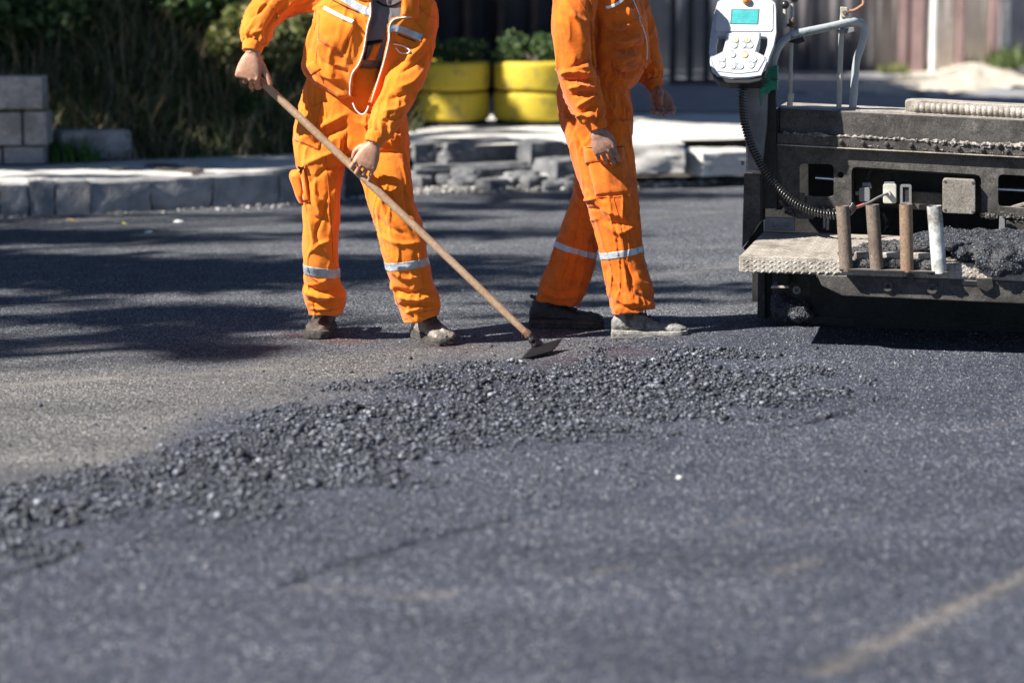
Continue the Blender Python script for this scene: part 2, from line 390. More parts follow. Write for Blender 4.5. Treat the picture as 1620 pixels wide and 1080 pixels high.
def stones_mesh(name, pos, size, flat=.75, jit=.22):
    n = len(pos); V = ICO[None]*(1+RNG.normal(size=(n, 12, 1))*jit)*np.stack([np.ones(n), RNG.uniform(.6, 1, n), RNG.uniform(.5, 1, n)], 1)[:, None, :]
    V = np.einsum('nij,nkj->nki', rot_rand(n), V)*size[:, None, None]; V[:, :, 2] *= flat; V += pos[:, None, :]
    F = (ICF[None]+12*np.arange(n)[:, None, None]).reshape(-1, 3)
    me = fastmesh(name, V.reshape(-1, 3), F)
    a = me.attributes.new('rnd', 'FLOAT', 'POINT'); a.data.foreach_set('value', np.repeat(RNG.random(n), 12).astype(np.float32)); return me
def stone_mat(name, stops, rough=(.3, .7)):
    m, nt, b = nodes(name); f = att(nt, 'rnd'); nt.links.new(ramp(nt, f, stops), b.inputs['Base Color'])
    r = N(nt, 'ShaderNodeMapRange'); nt.links.new(f, r.inputs[0]); r.inputs[3].default_value = rough[1]; r.inputs[4].default_value = rough[0]; nt.links.new(r.outputs[0], b.inputs['Roughness'])
    b.inputs['Specular IOR Level'].default_value = .6
    bump(nt, b, noise_out(nt, 350, 3), .0015, 1.0); return m
M_STONE = stone_mat('bitumen_stone', [(0, (.010, .011, .015)), (.5, (.034, .039, .052)), (.85, (.085, .094, .118)), (.97, (.14, .15, .18)), (1, (.26, .265, .29))])
def hz(x, y): return ground_h(x, y)[0]
# candidates by rejection in the visible wedge
n = 330000
yy = np.sqrt(RNG.uniform(4.9**2, 11.6**2, n)); xx = RNG.uniform(-1, 1, n)*yy*.235
cf = core_field(xx, yy); mf = mat_field(xx, yy); pnn = np.stack([xx, yy, 0*xx], 1); clump = fbm(pnn*6, 3, 41)
hal = inpoly(xx, yy, g_halo)
dens = np.where(cf > 0, .06+.50*sstep(-.02, .42, cf+.30*clump)+.36*clump, np.where(hal, .10*np.exp(cf/.28)+.02, .035*np.exp(cf/.18)+.003))
keep = RNG.random(n) < dens*.62
xx, yy, cf = xx[keep], yy[keep], cf[keep]
sz = RNG.lognormal(math.log(.0044), .50, len(xx)); sz = np.clip(sz, .0020, .0165)
sz *= np.where(cf > 0, 1+.25*sstep(.1, .4, cf), .85)
zz = hz(xx, yy)+sz*.35+np.where(cf > .05, RNG.uniform(0, .006, len(xx)), 0)
o = link('loose_asphalt', stones_mesh('loose_asphalt', np.stack([xx, yy, zz], 1), sz), M_STONE, smooth=False)
tag(o, 'loose band of fresh black asphalt stones lying across the road', 'loose asphalt', kind='stuff')
print('stones', len(xx))
n = 26000
yy = np.sqrt(RNG.uniform(5**2, 12.5**2, n)); xx = RNG.uniform(-1, 1, n)*yy*.235; sz = RNG.uniform(.0018, .0042, n)
o = link('grit', stones_mesh('grit', np.stack([xx, yy, hz(xx, yy)+sz*.3], 1), sz), stone_mat('grit_mat', [(0, (.03, .03, .035)), (.6, (.08, .08, .085)), (.93, (.2, .2, .2)), (1, (.5, .48, .45))]), smooth=False)
tag(o, 'fine scattered grit on the road surface', 'grit', kind='stuff')
# the white pebble
def rock(name, c, s, mat, seed, label=None, cat=None, group=None, rz=0, amp=.25, box=.75, sub=3, parent=None):
    bm = bmesh.new(); bmesh.ops.create_cube(bm, size=2)
    bmesh.ops.subdivide_edges(bm, edges=bm.edges[:], cuts=9, use_grid_fill=True)
    V = np.array([v.co[:] for v in bm.verts]); L = np.linalg.norm(V, axis=1)[:, None]
    U = V/L; V = V*box+U*(1-box)*1.25
    V = V*(1+amp*fbm(U*1.4+seed*3.1, 3, seed)[:, None]*.5+amp*.22*fbm(V*4+seed, 3, seed+1)[:, None])
    V *= np.array(s); ca, sa = math.cos(rz), math.sin(rz); R = np.array([[ca, -sa, 0], [sa, ca, 0], [0, 0, 1]])
    V = V@R.T+np.array(c)
    for v, q in zip(bm.verts, V): v.co = q
    me = bpy.data.meshes.new(name); bm.to_mesh(me); bm.free()
    o = link(name, me, mat, parent, True, auto=38)
    if label: tag(o, label, cat, group)
    return o
M_WHITE = plain('white_stone', (.8, .79, .76), .5)
g = G(1074, 757, .018); rock('pebble', g+np.array([0, 0, .004]), (.0075, .006, .005), M_WHITE, 3, 'single bright white pebble on the dark fresh asphalt', 'pebble')
# ================================================================== pavement, kerb stones, rubble
KB = [(-900, 350), (-300, 346), (0, 342), (150, 338), (300, 331), (470, 322), (560, 313), (640, 306), (900, 300), (1170, 291), (1700, 284)]
kb = np.array([G(*p)[:2] for p in KB])
def zt(x): return .19+.11*sstep(-1.6, -.5, np.asarray(x, float))
M_CONC = mat_noise('pavement_concrete', (.42, .40, .37), (.60, .58, .54), 5, .85, 60, .004, c3=(.2, .19, .18), s3=9, t3=.62)
M_KERB = mat_noise('kerb_stone', (.17, .17, .175), (.34, .335, .33), 7, .8, 40, .006, c3=(.40, .39, .38), s3=5, t3=.64)
M_DARKST = mat_noise('dark_stone', (.07, .072, .078), (.16, .16, .165), 9, .8, 50, .005)
rows = []; V = []; F = []
xs_ = np.linspace(-9, 9, 121); yk = np.interp(xs_, kb[:, 0], kb[:, 1])
offs = [.06, .2, .4, .7, 1, 1.4, 1.9, 2.5, 3.2, 4.2, 6, 9, 14, 25]
for i, x in enumerate(xs_):
    for o_ in offs:
        y = yk[i]+o_+(.46*float(sstep(-1.1, -.75, x)))*(o_ < 1.5)+.03*math.sin(x*7)*(o_ < .1); z = float(zt(x)); V.append((x, y, z-(.004 if o_ > .1 else .02)))
n_ = len(offs)
for i in range(len(xs_)-1):
    for j in range(n_-1): F.append((i*n_+j, (i+1)*n_+j, (i+1)*n_+j+1, i*n_+j+1))
V = np.array(V); V[:, 2] += .006*fbm(V*2.5, 3, 9)
pv = link('pavement', fastmesh('pavement', V, F), M_CONC); tag(pv, kind='structure')
# earth under the pavement lip (seen between the broken kerb stones)
M_EARTH = mat_noise('earth', (.05, .045, .04), (.11, .10, .09), 14, .95, 60, .01)
V = []; F = []
for i, x in enumerate(xs_):
    for k, (dy, dz) in enumerate(((-.02, .0), (.10, .07), (.22, .16), (.27, 1))):
        V.append((x, yk[i]+dy*(1+1.5*float(sstep(-1.1, -.75, x)))+.03, (zt(x)-.02)*dz+(.015*math.sin(x*9+k) if 0 < k < 3 else 0)))
for i in range(len(xs_)-1):
    for k in range(3): F.append((i*4+k, (i+1)*4+k, (i+1)*4+k+1, i*4+k+1))
tag(link('embankment', fastmesh('embankment', V, F), M_EARTH), kind='structure')
def kpt(x): return np.array([x, np.interp(x, kb[:, 0], kb[:, 1])])
# left kerb: long dark stones
edges = [-760, -560, -330, -160, 2, 46, 88, 143, 239, 336, 440, 545]
LAB = {2: 'short dark kerb stone third from the left edge of the photo', 46: 'narrow kerb stone left of the wide black joint', 88: 'kerb stone ending at the wide black joint, left of the long pale topped one',
       143: 'long kerb stone just right of the wide black joint', 239: 'middle kerb stone of the left row with pale stained top', 336: 'kerb stone left of the raking worker', 440: 'kerb stone directly behind the raking worker leg',
       -160: 'kerb stone cut by the left edge of the photo'}
for a, b_ in zip(edges[:-1], edges[1:]):
    y0 = np.interp(a, [p[0] for p in KB], [p[1] for p in KB]); y1 = np.interp(b_, [p[0] for p in KB], [p[1] for p in KB])
    A = G(a, y0)[:2]; B = G(b_, y1)[:2]; L = np.linalg.norm(B-A); d = (B-A)/L; nn = np.array([-d[1], d[0]]); c = (A+B)/2+nn*.11
    z = float(zt(c[0]))
    if b_ < 0 and a < -160: lab = 'kerb stone beyond the left edge of the photo'; 
    else: lab = LAB.get(a, 'kerb stone in the left row')
    o = rock('kerb_stone', (c[0], c[1], z/2-.01), (L/2-.003-.003*random.random(), .11+.012*random.random(), z/2+.02+random.uniform(-.012, .008)), M_KERB, a*.13+5, lab, 'kerb stone', 'kerb stones of the left row', math.atan2(d[1], d[0]), .13, .95)
# centre broken kerb: rough blocks, top px y ~224, bottom ~262 (z .3 .. .12)
def blk(name, x0, x1, yt, yb, Y, dep, seed, lab, rz=.6, mat=None, grp=None, box=.86, amp=.16, cat='broken kerb block'):
    A = P(x0, yb, Y); B = P(x1, yt, Y); w = (B[0]-A[0])/2; h = (B[2]-A[2])/2
    wr = w/max(math.cos(rz), .5)*.95
    return rock(name, ((A[0]+B[0])/2, Y+dep*.6, (A[2]+B[2])/2), (wr, dep, h), mat or M_DARKST, seed, lab, cat, grp, rz, amp, box)
g1 = 'broken kerb blocks below the yellow planters'
blk('kerb_block', 636, 690, 226, 262, 17.0, .16, 3, 'rough bluish kerb block beside the raking worker sleeve', grp=g1)
blk('kerb_block', 684, 812, 222, 264, 17.1, .17, 4, 'longest dark rounded kerb block below the left yellow planter', rz=.55, grp=g1)
blk('kerb_block', 818, 872, 224, 262, 17.1, .16, 5, 'squarish kerb block right of the bright gap', rz=.62, grp=g1)
blk('kerb_block', 858, 925, 228, 262, 17.35, .16, 6, 'kerb block partly hidden behind the walking worker sleeve', rz=.58, grp=g1)
blk('kerb_block', 860, 930, 252, 300, 16.75, .15, 8, 'fallen grey kerb block resting low behind the walking worker', rz=.55, box=.8, grp=g1)
blk('gap_light_chunk', 806, 824, 224, 258, 17.35, .05, 9, 'pale chunk standing in for light through the gap between two dark kerb blocks', rz=0, mat=plain('gap_light', (.5, .49, .46), .9), cat='gap_light')  # pale colour stands in for sunlight passing between the blocks
blk('slab', 640, 860, 258, 276, 16.95, .2, 10, 'thin broken slab lying under the dark kerb blocks', rz=.36, box=.9, cat='stone slab')
blk('kerb_block', 985, 1085, 226, 272, 16.8, .28, 11, 'pale sunlit broken slab edge right of the walking worker', rz=.02, mat=M_CONC, amp=.1, box=.93, grp=g1)
blk('kerb_block', 1080, 1200, 240, 276, 16.95, .25, 12, 'shaded notch block of the pale pavement edge beside the machine post', rz=.45, mat=M_CONC, amp=.1, box=.93, grp=g1)
# rubble
rub = []
for i in range(26):
    x = random.uniform(640, 905); y = random.uniform(277, 300); s = random.uniform(.035, .085)
    Yr = 16.55+(300-y)*.012
    c = P(x, y, Yr); rub.append((x, y))
    rock('rubble_stone', (c[0], Yr, max(c[2], s*.4)), (s*random.uniform(.9, 1.5), s, s*.7), M_DARKST if i % 6 else M_KERB, 30+i, 'grey rubble stone in the hollow under the broken kerb', 'rubble stone', 'rubble under the broken kerb', random.uniform(0, 3), .25, .6)
n = 520; xx = RNG.choice([-.42, -.1, .45, 1.0, 1.1], n)+RNG.normal(0, .22, n); yy = np.interp(xx, kb[:, 0], kb[:, 1])+RNG.uniform(-.12, .12, n)
o = link('gravel', stones_mesh('gravel', np.stack([xx, yy, RNG.uniform(.0, .03, n)], 1), RNG.uniform(.006, .022, n)), stone_mat('pale_gravel', [(0, (.2, .19, .17)), (.6, (.35, .34, .31)), (1, (.6, .58, .53))], (.8, .9)), smooth=False)
tag(o, 'pale gravel and cement crumbs along the foot of the broken kerb', 'gravel', kind='stuff')
n = 170; xx = RNG.choice([-3.5, -3.3, -2.1, -1.6, -1.2], n)+RNG.normal(0, .25, n); yy = np.interp(xx, kb[:, 0], kb[:, 1])-np.abs(RNG.normal(0, .14, n))
o = link('crumbs', stones_mesh('crumbs', np.stack([xx, yy, 0*xx+.006], 1), RNG.uniform(.005, .016, n)), bpy.data.materials['pale_gravel'], smooth=False)
tag(o, 'pale crumbs lying along the foot of the left kerb', 'crumbs', kind='stuff')
# black holes / leaves on pavement
M_LEAF_DRY = mat_noise('dry_leaf', (.28, .14, .04), (.45, .28, .09), 60, .7)
def leafy(c, s, seed, mat, lab, cat='dead leaf', grp=None):
    r = np.random.default_rng(seed); a = r.uniform(0, 6.28); U = np.array([math.cos(a), math.sin(a), r.uniform(-.1, .3)])*s; W = np.array([-math.sin(a), math.cos(a), r.uniform(-.1, .3)])*s*.55
    c = np.array(c)+np.array([0, 0, s*.2]); V = [c-U, c-U*.3+W, c+U*.5+W*.8, c+U, c+U*.5-W*.8, c-U*.3-W, c+np.array([0, 0, s*.25])]
    o = link('dead_leaf', fastmesh('dead_leaf', V, [(0, 5, 6), (5, 4, 6), (4, 3, 6), (3, 2, 6), (2, 1, 6), (1, 0, 6)]), mat, None, False); m_ = o.modifiers.new('s', 'SOLIDIFY'); m_.thickness = .0012
    tag(o, lab, cat, grp)
leafy(G(114, 350), .035, 1, M_LEAF_DRY, 'orange dead leaf on the road near the left kerb foot')
leafy(G(197, 355), .03, 2, plain('yellow_leaf', (.5, .5, .06), .6), 'yellow fallen leaf on the shaded road by the left kerb')
leafy(G(282, 352), .035, 3, M_WHITE, 'pale paper scrap on the shaded road by the left kerb', 'paper scrap')
leafy(G(235, 368), .03, 4, M_WHITE, 'small white scrap on the road below the pale paper scrap', 'paper scrap')
for i, (x, y, s) in enumerate([(255, 262, .09), (275, 267, .12), (300, 270, .10), (325, 276, .07), (190, 269, .06)]):
    g = G(x, y, float(zt(G(x, y, .2)[0]))); rock('soil_clod', g, (s, s*.7, .012), M_EARTH, 70+i, 'flat dark soil clod on the left pavement', 'soil clod', 'soil clods on the left pavement', i, .4, .3)

# ================================================================== block wall, bank, grass
M_BLOCK = mat_noise('grey_block', (.17, .17, .175), (.25, .25, .255), 30, .9, 90, .004, c3=(.13, .13, .135), s3=4, t3=.55)
wall = VF(); YW = 16.35
for (x0, y0, x1, y1) in [(-150, 120, -66, 172), (-62, 120, 66, 173), (-150, 177, -60, 231), (-56, 177, 34, 231), (38, 176, 73, 231), (-120, 234, 2, 262), (5, 232, 68, 261)]:
    A = P(x0, y1, YW); B = P(x1, y0, YW); w_ = .004
    V, F = box_vf([(A[0]+B[0])/2, YW+.11, (A[2]+B[2])/2], [(B[0]-A[0])/2-w_, .012*random.uniform(-1, 1), 0], [0, .1+random.uniform(-.01, .01), 0], [0, 0, (B[2]-A[2])/2-w_]); wall.add(V, F)
o = link('block_wall', wall.mesh(), M_BLOCK, None, False, bevel=.006); tag(o, 'low wall of stacked grey concrete blocks at the left edge', 'block wall')
rock('kerb_stone', P(148, 228, 16.9), (.24, .12, .10), M_KERB, 91, 'loose grey kerb stone lying against the grassy bank', 'kerb stone', None, .35, .12, .9)
# grassy bank
M_BANK = mat_noise('bank_soil', (.030, .034, .018), (.07, .06, .035), 6, 1, 30, .03)
def bank_z(x, y):
    kx = np.interp(x, kb[:, 0], kb[:, 1])
    t = (y-(kx+1.75+.12*np.sin(x*3)))
    s = sstep(0, 3.2, t)*2.0*(1-sstep(-1.5, -.65, x))
    return zt(x)-.03+s+.05*fbm(np.stack([x, y, 0*x], 1)*1.3, 3, 61)*sstep(0, .4, t)
bx, by = np.meshgrid(np.linspace(-10, -.5, 100), np.linspace(15.5, 28, 110)); bz = bank_z(bx.ravel(), by.ravel())
kx = np.interp(bx.ravel(), kb[:, 0], kb[:, 1]); bz = np.where(by.ravel() < kx+1.7, -.3, bz)
idx = np.arange(bx.size).reshape(bx.shape); Fq = np.stack([idx[:-1, :-1].ravel(), idx[:-1, 1:].ravel(), idx[1:, 1:].ravel(), idx[1:, :-1].ravel()], 1)
tag(link('bank', fastmesh('bank', np.stack([bx.ravel(), by.ravel(), bz], 1), Fq), M_BANK), kind='structure')
def blades(name, pos, h, w_, lean, mat, seg=3):
    n = len(pos); a = RNG.uniform(0, 2*PI, n); d = np.stack([np.cos(a), np.sin(a), 0*a], 1); s = np.stack([-np.sin(a), np.cos(a), 0*a], 1)
    V = []; hh = h[:, None]; l = lean[:, None]
    for k in range(seg+1):
        t = k/seg; c = pos+np.array([0, 0, 1])*hh*(t-.35*t*t*l)+d*hh*l*t*t*.9; ww = (w_[:, None]*(1-t)**.7+.0006)
        V += [c-s*ww, c+s*ww]
    V = np.stack(V, 1); F = []
    for k in range(seg): F.append([2*k, 2*k+1, 2*k+3, 2*k+2])
    F = (np.array(F)[None]+(2*(seg+1))*np.arange(n)[:, None, None]).reshape(-1, 4)
    me = fastmesh(name, V.reshape(-1, 3), F); at = me.attributes.new('rnd', 'FLOAT', 'POINT'); at.data.foreach_set('value', np.repeat(RNG.random(n), 2*(seg+1)).astype(np.float32))
    return link(name, me, mat, None, False)
def leaf_mat(name, stops, rough=.6, trans=.25):
    m, nt, b = nodes(name); cc = ramp(nt, att(nt, 'rnd'), stops); nt.links.new(cc, b.inputs['Base Color']); b.inputs['Roughness'].default_value = rough
    t = nt.nodes.new('ShaderNodeBsdfTranslucent'); nt.links.new(cc, t.inputs[0]); mx = nt.nodes.new('ShaderNodeMixShader'); mx.inputs[0].default_value = trans
    nt.links.new(b.outputs[0], mx.inputs[1]); nt.links.new(t.outputs[0], mx.inputs[2]); nt.links.new(mx.outputs[0], nt.nodes['Material Output'].inputs[0]); return m
M_GRASS = leaf_mat('grass_blades', [(0, (.02, .045, .014)), (.4, (.05, .09, .03)), (.62, (.085, .11, .04)), (.76, (.28, .22, .13)), (1, (.44, .36, .24))])
n = 42000; xx = RNG.uniform(-7, -.7, n); kx = np.interp(xx, kb[:, 0], kb[:, 1]); yy = kx+1.75+RNG.random(n)**1.3*6.0
cl = fbm(np.stack([xx*1.5, yy*1.5, 0*xx], 1), 3, 71); k = RNG.random(n) < .55+.6*cl; xx, yy, cl = xx[k], yy[k], cl[k]
hh = RNG.uniform(.12, .42, len(xx))*(1+.7*cl)
o = blades('grass', np.stack([xx, yy, bank_z(xx, yy)-.02], 1), hh, RNG.uniform(.003, .009, len(xx)), RNG.uniform(.2, 1.3, len(xx)), M_GRASS)
tag(o, 'long green and straw coloured grass covering the shaded bank', 'grass', kind='stuff')
# bright green tuft beside block wall
g = G(108, 256, .19); n = 260; a = RNG.uniform(0, 6.28, n); r = RNG.random(n)*.16
o = blades('grass_tuft', np.stack([g[0]+np.cos(a)*r*1.4, g[1]+np.sin(a)*r, 0*a+.19], 1), RNG.uniform(.08, .24, n), RNG.uniform(.004, .008, n), RNG.uniform(.2, 1, n), leaf_mat('fresh_grass', [(0, (.03, .10, .015)), (1, (.08, .2, .03))]))
tag(o, 'fresh green grass tuft beside the grey block wall', 'grass tuft')

KEEP = [(P(425, 50, 18.1), .5), (P(460, 25, 18.1), .45), (P(440, 90, 18.1), .3), (np.array([.22, 18.7, .5]), .2), (P(970, 213, 17.6), .5)]+[(P(x, 40, 27.5), .45) for x in (1440, 1475, 1510, 1550, 1588)]+[(P(x, 120, 26.8), .4) for x in (1400, 1440, 1480, 1520, 1560)]+[(P(x, 213, 17.6), .33) for x in (760, 850, 1040, 1110, 1180)]+[(P(x, 280, 15.2), .2) for x in (60, 160, 260, 360, 440)]+[(P(x, 40, 10.), .55) for x in (570, 640, 950)]+[(P(x, 280, 10.), .4) for x in (530, 620, 950)]+[(P(x, 430, 10.), .3) for x in (500, 640, 990)]+[(P(x, y, 10.2), .5) for x in (1200, 1350, 1500, 1650) for y in (60, 220, 400)]
def lit_filter(q):
    c = q.mean(1); ok = np.ones(len(c), bool)
    for p, r in KEEP:
        d = c-p; t = d@sun_dir; ok &= np.linalg.norm(d-t[:, None]*sun_dir, axis=1) > r*(.85+.3*RNG.random(len(c)))
    return q[ok]
def leaf_cloud(cen, rad, n, size, flat=0, shell=.5):
    u = RNG.normal(size=(n, 3)); u /= np.linalg.norm(u, axis=1)[:, None]; r = (shell+(1-shell)*RNG.random(n)**.5)
    p = np.array(cen)+u*r[:, None]*np.array(rad)
    a = rot_rand(n); s = RNG.uniform(.6, 1.3, n)[:, None]*size
    U = a[:, :, 0]*s; W = a[:, :, 1]*s*.55; Z = a[:, :, 2]*s*.12
    return np.stack([p-U, p-U*.1+W+Z, p+U, p-U*.1-W+Z], 1)
def cloud_mesh(name, quads, mat, parent=None):
    q = np.concatenate(quads); n = len(q); F = np.arange(4*n).reshape(-1, 4)
    me = fastmesh(name, q.reshape(-1, 3), F); at = me.attributes.new('rnd', 'FLOAT', 'POINT'); at.data.foreach_set('value', np.repeat(RNG.random(n), 4).astype(np.float32))
    return link(name, me, mat, parent, False)
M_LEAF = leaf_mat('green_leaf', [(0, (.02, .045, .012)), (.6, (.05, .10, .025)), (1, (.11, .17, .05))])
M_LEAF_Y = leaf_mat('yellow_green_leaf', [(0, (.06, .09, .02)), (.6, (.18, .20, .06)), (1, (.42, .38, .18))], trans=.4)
M_BARK = mat_noise('bark', (.05, .04, .03), (.12, .10, .08), 12, .95, 60, .01)
def bush(name, base, cl, n, size, mat, label, cat='bush', grp=None):
    r = empty(name, base, label, cat, grp)
    qs = [leaf_cloud(c, rad, int(n*w_), size, shell=.35) for c, rad, w_ in cl]
    f = cloud_mesh('foliage', qs, mat, r)
    st = VF()
    for c, rad, w_ in cl:
        pts = [np.array(base)+np.array([(c[0]-base[0])*.25*t*t*4, (c[1]-base[1])*t*t, (c[2]-base[2])*t]) for t in np.linspace(0, 1, 5)]
        V, F = tube_vf(pts, np.linspace(.012, .004, 5), 6); st.add(V, F)
    s = link('stem', st.mesh(), M_BARK, r); return r
# shrubs on the bank
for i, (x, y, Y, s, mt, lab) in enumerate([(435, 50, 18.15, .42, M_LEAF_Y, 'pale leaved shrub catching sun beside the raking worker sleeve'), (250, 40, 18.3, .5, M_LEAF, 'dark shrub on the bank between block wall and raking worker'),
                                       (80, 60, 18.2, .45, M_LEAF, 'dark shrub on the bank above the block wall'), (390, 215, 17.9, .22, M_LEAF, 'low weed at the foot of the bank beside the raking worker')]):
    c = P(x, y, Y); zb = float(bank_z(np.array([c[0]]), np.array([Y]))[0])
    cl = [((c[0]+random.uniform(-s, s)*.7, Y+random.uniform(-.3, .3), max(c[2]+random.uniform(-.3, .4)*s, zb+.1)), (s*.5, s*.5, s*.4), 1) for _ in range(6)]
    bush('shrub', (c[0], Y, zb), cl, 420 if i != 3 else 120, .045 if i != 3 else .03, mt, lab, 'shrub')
# ================================================================== yellow tyre planters
def paint(name, c, dark):
    m, nt, b = nodes(name); cc = ramp(nt, noise_out(nt, 5, 5), [(.3, tuple(x*.8 for x in c)), (.7, c)])
    f = ramp(nt, noise_out(nt, 9, 7, .7), [(.5, (0, 0, 0)), (.66, (.75, .75, .75))]); cc = mixc(nt, f, cc, dark); nt.links.new(cc, b.inputs['Base Color']); b.inputs['Roughness'].default_value = .7
    bump(nt, b, noise_out(nt, 40, 3), .003); return m
M_YEL = paint('yellow_paint', (.58, .42, .025), (.22, .16, .05)); M_RUB = mat_noise('black_rubber', (.012, .012, .012), (.03, .03, .03), 30, .7)
M_SOIL = mat_noise('soil', (.03, .02, .015), (.07, .05, .035), 30, 1, 90, .01)
def tyre_mesh(R, h, n=48):
    prof = [(.62, 0), (.80, 0), (.93, .02), (.985, .07), (1.0, .16), (1.0, .84), (.985, .93), (.93, .98), (.80, 1), (.62, 1), (.60, .9), (.86, .75), (.9, .5), (.86, .25), (.60, .1)]
    V = []; F = []; m_ = len(prof)
    for k in range(n):
        a = 2*PI*k/n
        for i, (r, z) in enumerate(prof):
            rr = R*r*(1-.006*((k % 2) if .1 < z < .9 and r > .95 else 0)); V.append((rr*math.cos(a), rr*math.sin(a), z*h))
    for k in range(n):
        for i in range(m_): F.append((k*m_+i, ((k+1) % n)*m_+i, ((k+1) % n)*m_+(i+1) % m_, k*m_+(i+1) % m_))
    return fastmesh('tyre', V, F)
plab = ['shaded left yellow planter of two stacked tyres beside the raking worker', 'partly sunlit yellow planter of two stacked tyres left of the walking worker', 'yellow tyre planter hidden behind the walking worker']
tm = tyre_mesh(.325, .225); tm.materials.append(M_YEL)
for i, (x0, x1) in enumerate([(643, 775), (780, 912)]):
    Yp = 18.95; c = P((x0+x1)/2, 195, Yp); zb = .30
    r = empty('tyre_planter', (c[0], Yp, zb), plab[i], 'planter', 'yellow tyre planters on the pavement')
    for k in range(2):
        o = bpy.data.objects.new('tyre', tm if 1 else None); COL.objects.link(o); o.parent = r; o.location = (.004*k, 0, .03+k*.232); o.rotation_euler = (0, 0, k+i)
        tm.polygons.foreach_set('use_smooth', [True]*len(tm.polygons))
    bm = bmesh.new(); bmesh.ops.create_cone(bm, cap_ends=True, segments=40, radius1=.315, radius2=.30, depth=.03); me = bpy.data.meshes.new('base'); bm.to_mesh(me); bm.free(); o = link('base_ring', me, M_RUB, r); o.location = (0, 0, .015)
    bm = bmesh.new(); bmesh.ops.create_circle(bm, cap_ends=True, segments=40, radius=.26); me = bpy.data.meshes.new('soil'); bm.to_mesh(me); bm.free(); o = link('soil', me, M_SOIL, r); o.location = (0, 0, .43)
    cl = [((c[0]+random.uniform(-.26, .26), Yp+random.uniform(-.15, .15), zb+.5+random.uniform(0, .13)), (.12, .12, .09), 1) for _ in range(10)]
    bush('plant', (c[0], Yp, zb+.43), cl, 130, .022, M_LEAF, ['dark green leafy plant growing in the shaded left tyre planter', 'dark green leafy plant growing in the sunlit tyre planter'][i], 'plant', 'plants in the tyre planters')
# ================================================================== back lane, gates, fences
M_LANE = mat_noise('lane_asphalt', (.17, .17, .18), (.24, .24, .25), 4, .9, 100, .003)
V = []
for x in np.linspace(-.9, 12, 20):
    y0 = P(900, 176, 1)[0]*0+20.2+.05*math.sin(x*2)
    V += [(x, y0, .306), (x, 60, .306)]
F = [(2*i, 2*i+2, 2*i+3, 2*i+1) for i in range(19)]
tag(link('lane', fastmesh('lane', V, F), M_LANE), kind='structure')
def corr(name, x0, x1, Y0, Y1, z0, z1, pitch, amp, mat, label, posts=None, pm=None, cat='fence', z0b=None):
    r = empty(name, ((x0+x1)/2, (Y0+Y1)/2, z0), label, cat)
    L = math.hypot(x1-x0, Y1-Y0); n = int(L/pitch*6); V = []
    d = np.array([(x1-x0)/L, (Y1-Y0)/L]); nn = np.array([-d[1], d[0]])
    for i in range(n+1):
        t = i/n*L; a = math.copysign(min(abs(math.sin(t/pitch*PI)*1.6), 1), math.sin(t/pitch*PI))*amp; p = np.array([x0, Y0])+d*t+nn*a; zb = z0+(0 if z0b is None else (z0b-z0)*i/n)
        V += [(p[0], p[1], zb), (p[0], p[1], z1)]
    F = [(2*i, 2*i+2, 2*i+3, 2*i+1) for i in range(n)]
    o = link('sheet_panel', fastmesh('p', V, F), mat, r, True, auto=40); s = o.modifiers.new('s', 'SOLIDIFY'); s.thickness = .003
    for q, wd in (posts or []):
        p = np.array([x0, Y0])+d*q*L-nn*.05; Vb, Fb = box_vf([p[0], p[1], (z0+z1)/2-.1], [d[0]*wd, d[1]*wd, 0], [nn[0]*.03, nn[1]*.03, 0], [0, 0, (z1-z0)/2+.1]); link('post', fastmesh('post', Vb, Fb), pm, r, False, bevel=.004)
    return r
M_SHEET_D = mat_noise('dark_green_sheet', (.012, .014, .022), (.03, .032, .045), 3, .6)
M_BROWN = mat_noise('brown_batten', (.045, .028, .022), (.08, .05, .04), 8, .8)
M_SHEET_G = mat_noise('grey_sheet', (.20, .21, .24), (.34, .35, .38), 1.4, .7)
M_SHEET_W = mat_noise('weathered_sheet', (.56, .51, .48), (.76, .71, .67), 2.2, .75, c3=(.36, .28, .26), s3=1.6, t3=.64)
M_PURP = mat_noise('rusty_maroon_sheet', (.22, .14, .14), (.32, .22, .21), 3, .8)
M_IRON = mat_noise('dark_iron', (.02, .02, .025), (.045, .04, .045), 10, .6)
corr('dark_fence', -1.1, .75, 22.4, 22.4, .3, 2.8, .30, .02, M_SHEET_D, 'dark sheet fence with brown battens behind the yellow planters', [(k/6+.04, .035) for k in range(6)], M_BROWN)
# grey sheet wall beyond (worker 2 right side)
corr('grey_fence', .75, 3.0, 27.6, 27.6, .3, 3, .22, .012, M_SHEET_G, 'shaded grey sheet fence behind the barred gate')
# barred gate
def bars(name, xpx, Y, ybot, ztop, r_, mat, label, cross=True):
    g0 = P(xpx[0], ybot, Y); root = empty(name, (g0[0], Y, g0[2]), label, 'gate')
    for x in xpx:
        p = P(x, ybot, Y); Vb, Fb = box_vf([p[0], Y, (p[2]+ztop)/2], [r_, 0, 0], [0, .02, 0], [0, 0, (ztop-p[2])/2]); link('bar', fastmesh('bar', Vb, Fb), mat, root, False)
    a = P(xpx[0]-5, ybot, Y); b_ = P(xpx[-1]+5, ybot, Y)
    Vb, Fb = box_vf([(a[0]+b_[0])/2, Y-.025, a[2]+.02], [(b_[0]-a[0])/2, 0, 0], [0, .02, 0], [0, 0, .025]); link('bottom_rail', fastmesh('rail', Vb, Fb), mat, root, False)
    return root
bars('barred_gate', [1064, 1091, 1117, 1148, 1180], 24.3, 133, 2.9, .032, M_IRON, 'dark barred metal gate between the walking worker and the control panel')
